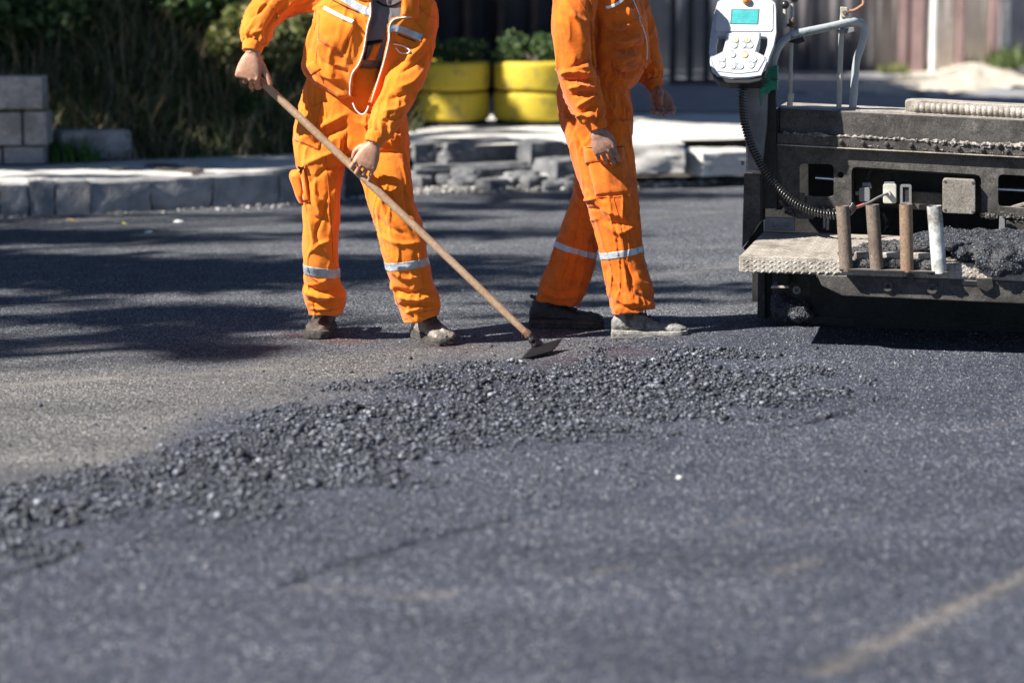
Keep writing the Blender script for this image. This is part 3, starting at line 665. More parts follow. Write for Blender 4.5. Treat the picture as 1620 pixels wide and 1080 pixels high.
# corrugated fence, shaded then sunlit; base line rises to the right
def Xp(px, Y): return P(px, 0, Y)[0]
def Zp(py, Y): return P(810, py, Y)[2]
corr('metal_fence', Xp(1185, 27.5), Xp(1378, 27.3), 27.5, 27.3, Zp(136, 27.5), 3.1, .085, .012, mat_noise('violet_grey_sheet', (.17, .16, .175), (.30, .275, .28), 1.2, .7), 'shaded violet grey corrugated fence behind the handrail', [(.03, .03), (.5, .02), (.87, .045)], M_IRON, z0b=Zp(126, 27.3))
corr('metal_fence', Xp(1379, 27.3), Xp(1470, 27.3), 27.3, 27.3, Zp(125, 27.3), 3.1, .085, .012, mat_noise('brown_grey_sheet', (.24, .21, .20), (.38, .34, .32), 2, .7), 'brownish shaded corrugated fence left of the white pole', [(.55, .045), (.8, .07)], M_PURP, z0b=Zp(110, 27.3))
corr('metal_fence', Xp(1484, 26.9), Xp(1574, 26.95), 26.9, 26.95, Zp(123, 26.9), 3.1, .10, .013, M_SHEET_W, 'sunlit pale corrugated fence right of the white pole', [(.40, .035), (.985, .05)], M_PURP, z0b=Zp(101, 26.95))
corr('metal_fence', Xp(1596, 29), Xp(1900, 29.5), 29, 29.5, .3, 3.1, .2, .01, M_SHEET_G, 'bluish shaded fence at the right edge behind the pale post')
def pole(name, px, Y, yb, wpx, mat, label, cat, amp=0):
    p = P(px, yb, Y); r_ = wpx/2*Y/FP; pts = [np.array([p[0]+amp*math.sin(k*1.7), Y, p[2]-.1+(3.2-p[2])*k/8]) for k in range(9)]
    o = tube(name, pts, np.full(9, r_)*np.linspace(1.05, .95, 9), mat, n=14); tag(o, label, cat); return o
pole('white_pole', 1475, 26.2, 152, 13, mat_noise('white_post_paint', (.6, .58, .54), (.8, .78, .74), 5, .7), 'white painted pole between two corrugated fence panels', 'pole')
pole('pale_post', 1588, 26.6, 128, 14, mat_noise('rough_plaster', (.5, .49, .46), (.75, .73, .69), 12, .9, 20, .02), 'rough pale post at the right end of the sunlit fence', 'post', .006)
# sunlit verge mound and plinth
M_VERGE = mat_noise('dry_verge', (.35, .31, .25), (.55, .50, .43), 3, 1, 20, .02, c3=(.2, .16, .10), s3=3, t3=.6)
V = []; F = []
pxs = [1240, 1300, 1380, 1440, 1480, 1540, 1575, 1620, 1700, 1900]; top = [140, 138, 124, 117, 118, 100, 100, 118, 122, 122]; bot = [146, 150, 148, 150, 152, 146, 140, 140, 140, 140]
for x, t_, b_ in zip(pxs, top, bot):
    A = G(x, b_, .31); B = P(x, t_, 26.7); Cc = (A+B)/2+np.array([0, 0, .03]); V += [A, Cc, B, B+np.array([0, 1.5, .05])]
for i in range(len(pxs)-1):
    for k in range(3): F.append((i*4+k, (i+1)*4+k, (i+1)*4+k+1, i*4+k+1))
me = fastmesh('verge', V, F); bm = bmesh.new(); bm.from_mesh(me); bmesh.ops.subdivide_edges(bm, edges=bm.edges[:], cuts=6, use_grid_fill=True); bm.to_mesh(me); bm.free()
co = get_co(me); co[:, 2] += .035*fbm(co*4, 3, 81); set_co(me, co); tag(link('verge', me, M_VERGE), kind='structure')
n = 500; xx = RNG.uniform(Xp(1565, 26.4), Xp(1650, 26.4), n)
o = blades('weed_grass', np.stack([xx, RNG.uniform(26, 26.8, n), 0*xx+.4], 1), RNG.uniform(.1, .32, n), RNG.uniform(.005, .01, n), RNG.uniform(.2, 1, n), leaf_mat('verge_grass', [(0, (.04, .08, .02)), (1, (.16, .2, .06))]))
tag(o, 'green weeds growing at the foot of the pale post', 'weeds', kind='stuff')
n = 300; xx = RNG.uniform(Xp(1388, 26.2), Xp(1430, 26.2), n)
o = blades('verge_weeds', np.stack([xx, RNG.uniform(25.6, 26.2, n), 0*xx+.36], 1), RNG.uniform(.04, .14, n), RNG.uniform(.005, .01, n), RNG.uniform(.2, 1, n), bpy.data.materials['yellow_green_leaf'])
tag(o, 'yellow green weeds on the sunlit verge behind the handrail', 'weeds', kind='stuff')

# ================================================================== shade trees (all outside the frame, they throw the dappled shade)
cot = 1/math.tan(EL)
def caster(gx, gy, h): return np.array([gx-h*cot*math.cos(AZ), gy-h*cot*math.sin(AZ), h])
def shade_tree(base, patches, label, size=.085, dens=2.4, grp='shade trees standing left of the road'):
    r = empty('shade_tree', (base[0], base[1], 0), label, 'tree', grp); qs = []; cs = []
    for (gx, gy, rx, ry, h, n) in patches:
        c = caster(gx, gy, h); cs.append(c); qs.append(lit_filter(leaf_cloud(c, (rx, ry, .25), int(n*dens), size, shell=.0)))
    cm = np.mean(cs, 0); tb = np.array([base[0], base[1], 0.]); top = tb+np.array([(cm[0]-tb[0])*.25, (cm[1]-tb[1])*.25, 3.4])
    V, F = tube_vf(catmull([tb-[0, 0, .2], tb+[0, 0, 1.5], top], 4), np.linspace(.2, .13, 9), 12); link('trunk', fastmesh('trunk', V, F), M_BARK, r)
    br = VF()
    for c in cs:
        mid = (top+c)/2+np.array([0, 0, .3]); V, F = tube_vf(catmull([top, mid, c], 4), np.linspace(.05, .008, 9), 6); br.add(V, F)
    link('branches', br.mesh(), M_BARK, r); cloud_mesh('crown', qs, M_LEAF, r); return r
def patch_px(x0, x1, y0, y1, h, cover=1.0, z=0, rnd=0):
    A = G(x0, (y0+y1)/2, z); B = G(x1, (y0+y1)/2, z); N_ = G((x0+x1)/2, y1, z); Fr = G((x0+x1)/2, y0, z)
    rx = (B[0]-A[0])/2; ry = max((Fr[1]-N_[1])/2, .08); area = PI*rx*ry
    return ((A[0]+B[0])/2+z*cot*.95, (Fr[1]+N_[1])/2+z*cot*.3, rx*1.05, ry*1.05, h, max(int(area*230*cover), 20))
random.seed(21)
T1 = []
for (x0, x1, y0, y1, cv) in [(-500, 430, 362, 386, .9), (-300, 250, 342, 352, .6), (60, 470, 333, 338, .5), (-700, 380, 398, 450, 1.3), (200, 900, 404, 446, .9), (-100, 480, 420, 462, 1.1), (480, 1010, 362, 378, .55), (430, 760, 340, 352, .8), (-200, 250, 470, 486, .9), (120, 460, 478, 496, .9), (250, 620, 494, 508, .8),
                             (-60, 420, 500, 517, 1.0), (160, 520, 512, 522, .8), (-200, 60, 534, 560, .7), (50, 330, 528, 541, .9), (280, 400, 553, 568, .8), (230, 390, 538, 552, .6), (-300, 30, 560, 568, .8), (640, 1190, 448, 466, .5), (830, 1180, 474, 486, .6), (720, 1000, 500, 505, .3), (700, 1200, 300, 312, .7), (650, 1010, 322, 335, .6), (500, 620, 300, 330, .8)]:
    for rep in range(3):
        h = random.uniform(9, 13); j = (x1-x0)*.22*random.uniform(-1, 1); jy = random.uniform(-6, 6); T1.append(patch_px(x0+j, x1+j, y0+jy, y1+jy, h, cv*.5))
T1.sort(key=lambda q: q[1])
k = len(T1)//2
shade_tree((-10.6, 5.6), T1[:k], 'leafy shade tree nearest the camera left of the road, outside the photo')
shade_tree((-11.6, 10.2), T1[k:], 'leafy shade tree left of the kerb, outside the photo')
T2 = []
# pavement & bank shade
for (x0, x1, y0, y1, z, cv) in [(-200, 520, 246, 268, .19, 1.8), (0, 230, 276, 280, .19, .4)]:
    for rep in range(2): T2.append(patch_px(x0, x1, y0, y1, random.uniform(5, 7), cv*.7, z))
def patch_xy(x, y, z, rx, ry, h, n): return (x+z*cot*.95, y+z*cot*.3, rx, ry, h, n)
for i in range(25):
    x = -4.8+4.4*random.random(); y = 17.3+random.random()*3.6
    if abs(x+1.75) < .75 and y > 18.4: continue
    T2.append(patch_xy(x, y, .6, .75, .6, random.uniform(5.5, 8.5), 330))
T2.append(patch_xy(-.62, 18.7, .5, .42, .4, 6, 1500)); T2.append(patch_xy(-.5, 18.7, .5, .30, .4, 7, 900)); T2.append(patch_xy(-.05, 18.95, .5, .13, .35, 6, 160))
shade_tree((-8.2, 15.6), T2[:len(T2)//2], 'tall dense shade tree behind the block wall, outside the photo')
shade_tree((-7.5, 20.5), T2[len(T2)//2:], 'tall dense shade tree on the bank, outside the photo')
T3 = []
for i in range(70):
    x = -.6+4.3*random.random(); y = 21.0+random.random()*4.5; T3.append(patch_xy(x, y, .3, .8, .7, random.uniform(5, 8), 330))
for i in range(46):
    x = -1.2+4.6*random.random(); y = 22.4 if x < .9 else 26.6; T3.append(patch_xy(x-.3, y, random.uniform(.5, 1.4), .6, .6, random.uniform(6, 8.5), 300))
for (x0, x1, y0, y1, cv) in [(940, 1320, 142, 194, 1.6), (1300, 1700, 152, 180, 1.4)]:
    for rep in range(6): T3.append(patch_px(x0, x1, y0, y1, random.uniform(5, 7), cv*.5, .3))
T3.sort(key=lambda q: caster(q[0], q[1], q[4])[0])
k = len(T3)//3
shade_tree((-6.6, 23.5), T3[:k], 'dense shade tree at the top of the bank, outside the photo')
shade_tree((-5.6, 27.5), T3[k:2*k], 'shade tree beyond the bank, hidden behind its shrubs')
shade_tree((-4.8, 30.0), T3[2*k:], 'shade tree farthest behind the dark fence')
# ================================================================== paving machine (screed end)
TH = math.radians(12); MU = np.array([math.cos(TH), -math.sin(TH), 0]); MN = np.array([math.sin(TH), math.cos(TH), 0]); MO = np.array([.913, 9.7, 0.])
UP = np.array([0, 0, 1.])
def M0(px, py, k=0): return PP(px, py, MO+MN*k, MN)
def kk_(k): return k if k < .115 else k+.5     # the body stands half a metre behind the platform edge
def M(px, py, k=0): return M0(px, py, kk_(k))
def steel(name, a, b_, dustc=(.22, .20, .18), dust=.60, up=.55, rough=.72, fine=.0012, speck=1.0):
    """grimy painted steel; dust lies on faces that look up"""
    m, nt, b = nodes(name); c = ramp(nt, noise_out(nt, 9, 7, .7), [(.35, a), (.65, b_)])
    f = ramp(nt, noise_out(nt, 5, 8, .75), [(dust, (0, 0, 0)), (dust+.10, (.8, .8, .8))]); c = mixc(nt, f, c, dustc)
    c = mixc(nt, ramp(nt, noise_out(nt, 150, 3, .7), [(.40, (.55*speck,)*3), (.56, (0, 0, 0))]), c, tuple(x*.35 for x in a))
    c = mixc(nt, ramp(nt, noise_out(nt, 38, 5, .8), [(.60, (0, 0, 0)), (.68, (.5*speck,)*3)]), c, tuple(min(1, x*1.8) for x in b_))
    g = nt.nodes.new('ShaderNodeNewGeometry'); s = nt.nodes.new('ShaderNodeSeparateXYZ'); nt.links.new(g.outputs['Normal'], s.inputs[0])
    z = N(nt, 'ShaderNodeMapRange'); nt.links.new(s.outputs[2], z.inputs[0]); z.inputs[1].default_value = .5; z.inputs[2].default_value = .95; z.inputs[4].default_value = up
    z2 = N(nt, 'ShaderNodeMath', _operation='MULTIPLY'); nt.links.new(z.outputs[0], z2.inputs[0]); nt.links.new(ramp(nt, noise_out(nt, 14, 6, .7), [(.3, (.4, .4, .4)), (.6, (1, 1, 1))]), z2.inputs[1])
    c = mixc(nt, z2.outputs[0], c, (.42, .38, .33)); nt.links.new(c, b.inputs['Base Color']); b.inputs['Roughness'].default_value = rough; b.inputs['Specular IOR Level'].default_value = .35
    n1 = bump(nt, b, noise_out(nt, 260, 5, .7), fine); bump(nt, b, noise_out(nt, 30, 5, .7), .004, .7, n1); return m
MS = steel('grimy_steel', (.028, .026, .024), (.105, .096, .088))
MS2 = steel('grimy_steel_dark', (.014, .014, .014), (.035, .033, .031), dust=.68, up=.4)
MSG = steel('grey_painted_steel', (.12, .125, .13), (.20, .205, .21), (.05, .048, .045), .6, .2, .5, .0006, .12)
MSL = steel('dusty_box_lid', (.15, .135, .115), (.27, .245, .215), (.09, .08, .07), .6, .3, .6, .0006)
MPIPE = steel('handrail_paint', (.27, .30, .31), (.36, .39, .40), (.10, .14, .13), .68, .1, .38, .0003, .12)
MGREEN = steel('green_paint', (.01, .17, .10), (.02, .25, .15), (.05, .05, .05), .58, .1, .5, .0004)
MALU = steel('checker_plate_metal', (.33, .295, .25), (.50, .455, .40), (.13, .105, .08), .50, .25, .55, .0008)
MRUST = steel('rusty_tube', (.13, .095, .072), (.22, .17, .135), (.20, .085, .045), .55, .1, .7, .001)
MRUST2 = steel('brown_rusty_tube', (.19, .12, .075), (.29, .20, .14), (.27, .10, .04), .52, .1, .7, .001)
MTW = steel('chipped_white_paint', (.46, .48, .48), (.60, .62, .61), (.10, .075, .05), .50, .1, .5, .0006, .12)
MBLK = plain('black_plastic', (.012, .012, .014), .35); MBARE = plain('bare_metal', (.5, .55, .62), .25, 1)
MCR = plain('cream_plastic', (.42, .41, .36), .5); MRED = plain('red_sleeve', (.5, .09, .05), .5); MORK = plain('orange_knob', (.75, .22, .06), .3)
MCAB = mat_noise('coil_cable', (.012, .012, .012), (.03, .03, .028), 60, .28, 300, .0002, spec=.7)
root = empty('paving_machine', tuple(M(1400, 500, .4)*[1, 1, 0]), 'grimy dark paving machine end with tubes, handrail and white control panel', 'paving machine')
def prism(name, poly, mat, k, dep, parent=root, bev=.002, plane=None, holes=None):
    """outline on a real plane of the machine, given thickness along the machine's depth"""
    O, nn = plane if plane else (MO, MN)
    if not plane: poly = [(x+320, y+16) if x >= 1655 else (x, y) for x, y in poly]     # the machine goes on past the frame
    k = k if plane else kk_(k)
    f = lambda q, kk: PP(q[0], q[1], np.array(O)+nn*kk, nn)
    loops = [poly]+(holes or []); L3 = [[Vector(f(q, k)) for q in l] for l in loops]; flat = [p for l in L3 for p in l]
    if holes: tris = tessellate_polygon([[Vector((np.dot(p, MU), p[2], 0)) for p in l] for l in L3])
    else: tris = [tuple(range(len(poly)))]
    n = len(flat); V = [tuple(p) for p in flat]+[tuple(np.array(p)+nn*dep) for p in flat]
    F = [tuple(t) for t in tris]+[tuple(i+n for i in t)[::-1] for t in tris]; b0 = 0
    for l in loops:
        m = len(l)
        for i in range(m): j = (i+1) % m; F.append((b0+i, b0+i+n, b0+j+n, b0+j))
        b0 += m
    me = fastmesh(name, V, F); bm = bmesh.new(); bm.from_mesh(me); bmesh.ops.recalc_face_normals(bm, faces=bm.faces); bmesh.ops.dissolve_limit(bm, angle_limit=.01, verts=bm.verts, edges=bm.edges); bm.to_mesh(me); bm.free()
    return link(name, me, mat, parent, False, bevel=bev)
def rrect(x0, y0, x1, y1, r, dy=0, n=4):
    out = []
    for cx, cy, a0 in ((x0+r, y0+r, 180), (x1-r, y0+r+dy, 270), (x1-r, y1-r+dy, 0), (x0+r, y1-r, 90)):
        for k in range(n+1):
            a = math.radians(a0+90*k/n); out.append((cx+r*math.cos(a), cy+r*math.sin(a)))
    return out
def disc(name, c, nrm, r, h, mat, parent=root, n=16, dome=0, hole=0):
    c = np.array(c, float); nrm = np.array(nrm, float)/np.linalg.norm(nrm); u = np.cross(nrm, [0, 0, 1.]); u = u/np.linalg.norm(u) if np.linalg.norm(u) > .1 else np.array([1., 0, 0]); v = np.cross(nrm, u); rings = []
    prof = [(1, 0), (1, .7), (.93, 1)]+([(.5, 1+dome)] if dome else [])+([(hole, 1), (hole, .2)] if hole else [(.02, 1+dome*1.3)])
    for rr, hh in prof: rings.append([c+nrm*h*hh+(u*math.cos(2*PI*k/n)+v*math.sin(2*PI*k/n))*r*rr for k in range(n)])
    V, F = loft_rings(rings); return link(name, fastmesh(name, V, F), mat, parent, True, auto=40)
PXM = 10.4/FP
# --- screed cover box
cover = prism('cover_box', [(1233, 171), (1660, 192), (1660, 232), (1233, 211)], MS, .40, .42, bev=.006)
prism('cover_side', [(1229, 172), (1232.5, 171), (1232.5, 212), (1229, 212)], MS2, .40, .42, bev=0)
prism('edge_trim', [(1233, 168), (1660, 188), (1660, 191), (1233, 170.4)], MALU, .47, .30, bev=.002)
# corrugated hose tray on top
hz_ = VF()
tray = prism('tray', [(1432, 159.5), (1441, 158), (1660, 170), (1660, 186.5), (1441, 180), (1432, 179)], MALU, .50, .16, bev=.003)
a0, a1 = M(1446, 170, .485), M(1982, 199.8, .485); V = []; n_ = 470; rings = []
for i in range(n_):
    t = i/(n_-1); c = a0+(a1-a0)*t; ph = (i % 8)/8; r_ = .0245*(.86+.16*math.sin(ph*PI)**.7); rings.append([c+MN*r_*math.cos(2*PI*k/18)+UP*r_*math.sin(2*PI*k/18)*.95 for k in range(18)])
V, F = loft_rings(rings); link('corrugated_duct', fastmesh('duct', V, F), MALU, tray, True)
# --- bolted beam
beam = prism('bolted_beam', [(1229, 211), (1660, 233), (1660, 250), (1229, 228)], MS, .372, .10, bev=.004)
for (x, y) in [(1296, 222), (1330, 224), (1365, 226.5), (1402, 228), (1441, 230), (1479, 232), (1516, 234.5), (1554, 237), (1593, 239)]:
    disc('bolt', M(x, y, .372), -MN, .0105, .012, MS, beam, 6, .2)
prism('lip', [(1229, 228.3), (1660, 250.3), (1660, 252.3), (1229, 230)], MALU, .366, .02, beam, bev=.001)
# tar and dust crumbs caked on the beam
def caked(name, boxes, mat, parent, sizes=(.002, .007), dens=1.0, k0=.36, kd=.05):
    pos = []; sz = []
    for (x0, y0, x1, y1, nn_, kk, kdd) in boxes:
        for _ in range(int(nn_*dens)):
            t = random.random(); x = x0+(x1-x0)*t; y = y0+(y1-y0)*t+random.gauss(0, 1.6); k_ = kk+random.random()*kdd; pos.append(M(x, y, k_)); sz.append(random.uniform(*sizes))
    o = link(name, stones_mesh(name, np.array(pos), np.array(sz)), mat, parent, False); o['kind'] = 'stuff'; return o
M_DUSTST = stone_mat('dusty_crumbs', [(0, (.05, .045, .04)), (.5, (.13, .12, .11)), (1, (.36, .33, .30))], (.8, .95))
M_CRUST = mat_noise('dusty_crust', (.07, .064, .058), (.36, .33, .30), 60, .95, 220, .004, lo=.4, hi=.6)
v = VF(); rs = random.Random(4)
for (x0, y0, x1, y1, kk, r0, cov) in [(1240, 211.5, 1655, 232.5, .874, .006, 1), (1240, 210.5, 1655, 231.5, .884, .007, 1), (1300, 214, 1655, 235, .870, .005, .8), (1450, 223, 1655, 236, .869, .008, .75), (1300, 227, 1650, 247.5, .869, .003, .5), (1480, 229, 1650, 240, .870, .004, .6)]:
    n_ = 330; t_ = np.linspace(0, 1, n_); pts = np.array([M0(x0+(x1-x0)*q, y0+(y1-y0)*q, kk) for q in t_]); nz = fbm(np.stack([t_*38+kk*900, t_*0, t_*0+y0], 1), 4, 7); nz2 = vnoise(np.stack([t_*130, t_*0+r0*999, t_*0], 1), 9)
    v.add(*tube_vf(pts+UP*(.0035*nz)[:, None], np.clip(r0*(.55*cov+.9*nz+.5*nz2), .0006, .014), 6))
co_ = remesh(v, .0032, 1); cc_ = get_co(co_); cc_ += get_no(co_)*(.0022*fbm(cc_*150, 2, 5))[:, None]; set_co(co_, cc_); link('caked_dirt', co_, M_CRUST, beam, True)
caked('dirt_crumbs', [(1255, 212.5, 1650, 232.5, 500, .372, .028), (1290, 226, 1640, 246, 160, .37, .002)], M_DUSTST, beam, (.001, .003))
# --- window frame plate
holes = [rrect(1264, 259, 1319, 311, 7, 1)[::-1], [(1330+5*math.cos(t), 277+5*math.sin(t)) for t in np.linspace(0, 2*PI, 14, endpoint=False)], rrect(1579, 276, 1640, 327, 7, 3)[::-1]]
outer = [(1229, 229), (1680, 253), (1680, 349), (1553, 343), (1552, 283), (1549, 278), (1543, 276), (1354, 264), (1349, 266), (1347, 271), (1347, 333), (1262, 329), (1243, 328), (1229, 328)]
frame = prism('frame_plate', outer, MS, .40, .03, holes=holes, bev=0)
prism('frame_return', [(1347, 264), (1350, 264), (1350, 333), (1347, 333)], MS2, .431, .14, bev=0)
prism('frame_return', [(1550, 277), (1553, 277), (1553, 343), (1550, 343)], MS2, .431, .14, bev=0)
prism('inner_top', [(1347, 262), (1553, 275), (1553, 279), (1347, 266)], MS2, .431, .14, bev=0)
prism('inner_plate', [(1348, 264), (1552, 277), (1552, 335), (1348, 325)], MS2, .58, .02, bev=0)
prism('dusty_ledge', [(1438, 303), (1492, 306), (1490, 334), (1436, 331)], MS, .50, .04, bev=.003)
prism('rear_panel', [(1190, 170), (1700, 195), (1700, 520), (1190, 500)], MS2, 1.0, .05, bev=0)
prism('end_panel', [(1226, 175), (1234, 174), (1236, 332), (1228, 332)], MS2, .432, .5, bev=0)
prism('frame_foot', [(1243, 329), (1300, 332), (1286, 347), (1262, 346), (1240, 337)], MS, .39, .02, bev=.002)
prism('stub', [(1264, 306), (1273, 306), (1273, 322), (1264, 322)], MS, .385, .02, bev=.002)
prism('corner_flap', [(1276, 309), (1284, 310), (1290, 314), (1300, 334), (1276, 330)], MS, .392, .008, bev=.001)
# chrome rods behind the windows
tube('piston_rod', [M(1290, 281, .47), M(1345, 285, .47)], .007, MBARE, root, 12)
tube('piston_rod', [M(1575, 299, .47), M(1680, 303, .47)], .007, MBARE, root, 12)
prism('brace', [(1596, 327), (1640, 315), (1640, 320), (1602, 331)], MSL, .44, .02)
# caked asphalt under the frame right foot
caked('caked_asphalt', [(1552, 340, 1578, 343, 260, .385, .03), (1590, 342, 1650, 346, 130, .385, .03), (1262, 330, 1345, 332, 260, .385, .03), (1232, 318, 1256, 340, 120, .36, .03)], stone_mat('old_asphalt_crumbs', [(0, (.02, .02, .02)), (1, (.12, .11, .10))]), root, (.003, .008))
# --- electrical bits
jb = prism('junction_box', rrect(1491, 283, 1543, 337, 5, 2), MSL, .36, .06, bev=.003)
for (x, y) in [(1495, 287), (1539, 289), (1495, 332), (1539, 335)]: disc('screw', M(x, y, .36), -MN, .006, .003, MS, jb, 10)
s1 = prism('socket', rrect(1359, 297, 1376, 319, 3), MSG, .44, .05, bev=.002); prism('socket_lug', [(1353, 303), (1359, 303), (1359, 309), (1353, 309)], MSG, .45, .02, s1)
prism('socket_neck', [(1364, 289), (1377, 289), (1379, 298), (1364, 298)], MSG, .455, .03, s1)
s2 = prism('socket', rrect(1397, 291, 1418, 322, 3), MCR, .43, .06, bev=.003); disc('plug', M(1405, 306, .43), -MN, .013, .03, MCR, s2, 14); prism('latch', [(1399, 288), (1415, 288), (1416, 291), (1399, 291)], MSG, .435, .04, s2)
tube('conduit', [M(1371, 290, .47), M(1372, 278, .49), M(1380, 262, .5)], .010, MS2, root, 10)
tube('conduit', [M(1412, 290, .47), M(1414, 278, .49), M(1416, 262, .5)], .010, MS2, root, 10)
prism('socket_cover', rrect(1424, 292, 1442, 325, 3), MSG, .43, .012, holes=[rrect(1428, 296, 1438, 320, 1)[::-1]], bev=0); prism('cover_pad', rrect(1427.5, 295.5, 1438.5, 320.5, 1), MS2, .438, .006, bev=0)
tube('plug_lead', catmull([M(1404, 306, .40), M(1388, 313, .36), M(1374, 321, .33), M(1352, 329, .28), M(1345, 334, .26)], 4), .0055, MSG, root, 8)
tube('red_sleeve', [M(1367, 323.5, .318), M(1352, 329, .283)], .0075, MRED, root, 8)
# --- lower brackets over the platform
br = prism('bracket', [(1210, 344), (1257, 346), (1257, 366), (1210, 365)], MSG, .34, .03)
for x in (1226, 1246): disc('rivet', M(x, 355.5, .34), -MN, .010, .005, MSG, br, 14, .8)
prism('clip', [(1302, 331), (1306, 331), (1306, 361), (1302, 361)], MSG, .36, .01); prism('clip', [(1308, 331), (1312, 331), (1311, 364), (1307, 364)], MSG, .36, .01)
prism('catch_post', [(1581, 343), (1590, 343), (1590, 377), (1580, 376)], MSG, .36, .02); disc('catch_knob', M(1585, 338, .36), -MN, .008, .012, MS, n=10)
prism('rail', [(1592, 349), (1680, 354), (1680, 371), (1592, 367)], MS, .40, .03)
tube('drain_hose', catmull([M(1398, 340, .7), M(1404, 355, .6), M(1402, 366, .6)], 5), .01, MBLK, root, 8)
# --- left upright: end gate
up_ = prism('end_gate', [(1177, 275), (1203, 276), (1203, 350), (1196, 360), (1186, 378), (1174, 392)], MS, .33, .03, bev=.002)
for (x, y) in [(1188, 308), (1189, 323)]: disc('hole', M(x, y, .33), -MN, .006, .002, MBLK, up_, 12)
prism('gate_edge', [(1203.5, 276), (1206, 276), (1206, 350), (1203.5, 352)], MS2, .33, .12, up_, bev=0)
prism('gate_leg', [(1199, 430), (1210, 431), (1211, 504), (1198, 503)], MS, .30, .03, up_); prism('gate_leg_side', [(1210.5, 431), (1220, 431), (1220, 500), (1211.5, 504)], MS2, .32, .10, up_, bev=.001)
for y in (458, 492): disc('bolt', M(1207, y, .30), -MN, .008, .012, MS, up_, 6)
prism('gate_rear', [(1176, 392), (1204, 352), (1206, 352), (1206, 432), (1198, 432)], MS2, .37, .05, up_, bev=0)
prism('lower_plate', [(1222, 432), (1290, 436), (1290, 507), (1222, 505)], MS, .26, .04)
prism('small_shelf', [(1221, 452), (1248, 452), (1248, 456), (1219, 456)], MALU, .12, .14); prism('block', [(1229, 434), (1248, 435), (1248, 451), (1230, 451)], MS2, .15, .1)
disc('ring', M(1261, 458, .13), -MN, .018, .02, MSG, n=18, hole=.45)
# upright mast carrying the panel
prism('mast', [(1180, 132), (1214, 134), (1212, 200), (1204, 272), (1182, 270)], MSG, .30, .05, bev=.003)
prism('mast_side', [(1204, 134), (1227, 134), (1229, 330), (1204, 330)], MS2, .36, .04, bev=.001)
prism('mast_plate', [(1180, 205), (1183, 205), (1183, 268), (1202, 270), (1202, 273), (1180, 273)], MALU, .294, .005, bev=0)
gb = prism('green_bracket', [(1202, 137), (1208, 116), (1214, 107), (1230, 104), (1230, 142), (1220, 143), (1215, 149), (1206, 149), (1204, 160), (1202, 160)], MGREEN, .29, .04, bev=.003)
for (x, y) in [(1208, 131), (1225, 126)]: disc('bolt', M(x, y, .29), -MN, .007, .012, MBLK, gb, 6); tube('stud', [M(x-5, y, .28), M(x+6, y, .28)], .0025, MBLK, gb, 6)
prism('green_edge', [(1203, 150), (1205, 150), (1205, 168), (1203, 168)], MGREEN, .30, .03, gb, bev=0)
disc('bolt', M(1177, 258, .30), -MU*1.0+MN*.01, .009, .012, MSG)
# --- handrail
hp = [M(1222, 108, .32), M(1225, 92, .32), M(1233, 74, .32), M(1244, 61, .33), M(1258, 54, .34), M(1275, 50, .36), M(1310, 43, .40), M(1345, 35, .45), M(1357, 35, .48), M(1365, 40, .5), M(1367, 53, .51), M(1362, 75, .52), M(1355, 97, .53), M(1352, 130, .53), M(1349, 170, .53)]
rail = tube('handrail', catmull(hp, 6), .0168, MPIPE, root, 20)
V, F = tube_vf([M(1249, 58.0, .333), M(1275, 50.6, .36), M(1310, 43.6, .40), M(1343, 36, .45)], .0176, 20); link('green_wrap', fastmesh('w', V, F), steel('patchy_green_paint', (.02, .12, .09), (.22, .26, .27), (.30, .33, .34), .45, .1, .4, .0003), rail, True)
tube('collar', [M(1351, 146, .53), M(1350.6, 149, .53)], .0195, MPIPE, rail, 18)
disc('foot_flange', M(1349, 172, .53)*1, UP, .03, .006, MALU, rail, 16)
prism('clamp', [(1246, 62), (1270, 58), (1273, 66), (1262, 70), (1247, 67)], MS2, .345, .02, rail); prism('clamp', [(1322, 48), (1351, 43), (1352, 50), (1340, 54), (1325, 52)], MSG, .43, .02, rail)
# --- levers
MROD = steel('dull_rod', (.30, .285, .25), (.42, .40, .36), (.16, .13, .10), .6, .1, .5, .0005, .12)
def lever(pts, r, k, nm='lever_rod', mat=MROD): return tube(nm, [M(x, y, k) for x, y in pts], r, mat, root, 12)
l1 = lever([(1254, 6), (1253, 40), (1251, 110), (1250, 168)], .0085, .37)
tube('sleeve', [M(1250.5, 148, .37), M(1250, 158, .37)], .0155, MROD, l1, 12); tube('sleeve', [M(1250, 158, .37), M(1249.5, 169, .37)], .0125, MROD, l1, 12); tube('sleeve', [M(1253.5, 30, .37), M(1253, 44, .37)], .014, steel('rusty_joint', (.16, .08, .05), (.3, .18, .12)), l1, 8)
l2 = lever([(1242, 12), (1241.5, 44)], .0085, .35, 'short_lever')
def ball(name, c, r, mat, parent=root):
    bm = bmesh.new(); bmesh.ops.create_uvsphere(bm, u_segments=20, v_segments=12, radius=r); me = bpy.data.meshes.new(name); bm.to_mesh(me); bm.free(); o = link(name, me, mat, parent); o.location = Vector(c)-Vector((0, 0, 0)); return o
MBALL = plain('ball_knob_black', (.02, .02, .022), .3)
ball('ball_knob', M(1242, 8, .35), .0185, MBALL, l2); ball('ball_knob', M(1257, -2, .37), .0185, MBALL, l1)
for o_ in (l1, l2, rail): pass
tube('link_arm', [M(1240, 42, .352), M(1253, 38, .36)], .006, MS, l1, 8)
l3 = lever([(1334, 14), (1331, 50), (1329, 110), (1327, 172)], .0115, .46)
prism('clamp_head', [(1329, 11), (1341, 12), (1342, 26), (1338, 28), (1330, 27)], MROD, .44, .04, l3, bev=.003); disc('bolt', M(1336, 20, .44), -MN, .010, .01, steel('rusty_joint2', (.16, .08, .05), (.3, .18, .12)), l3, 6)
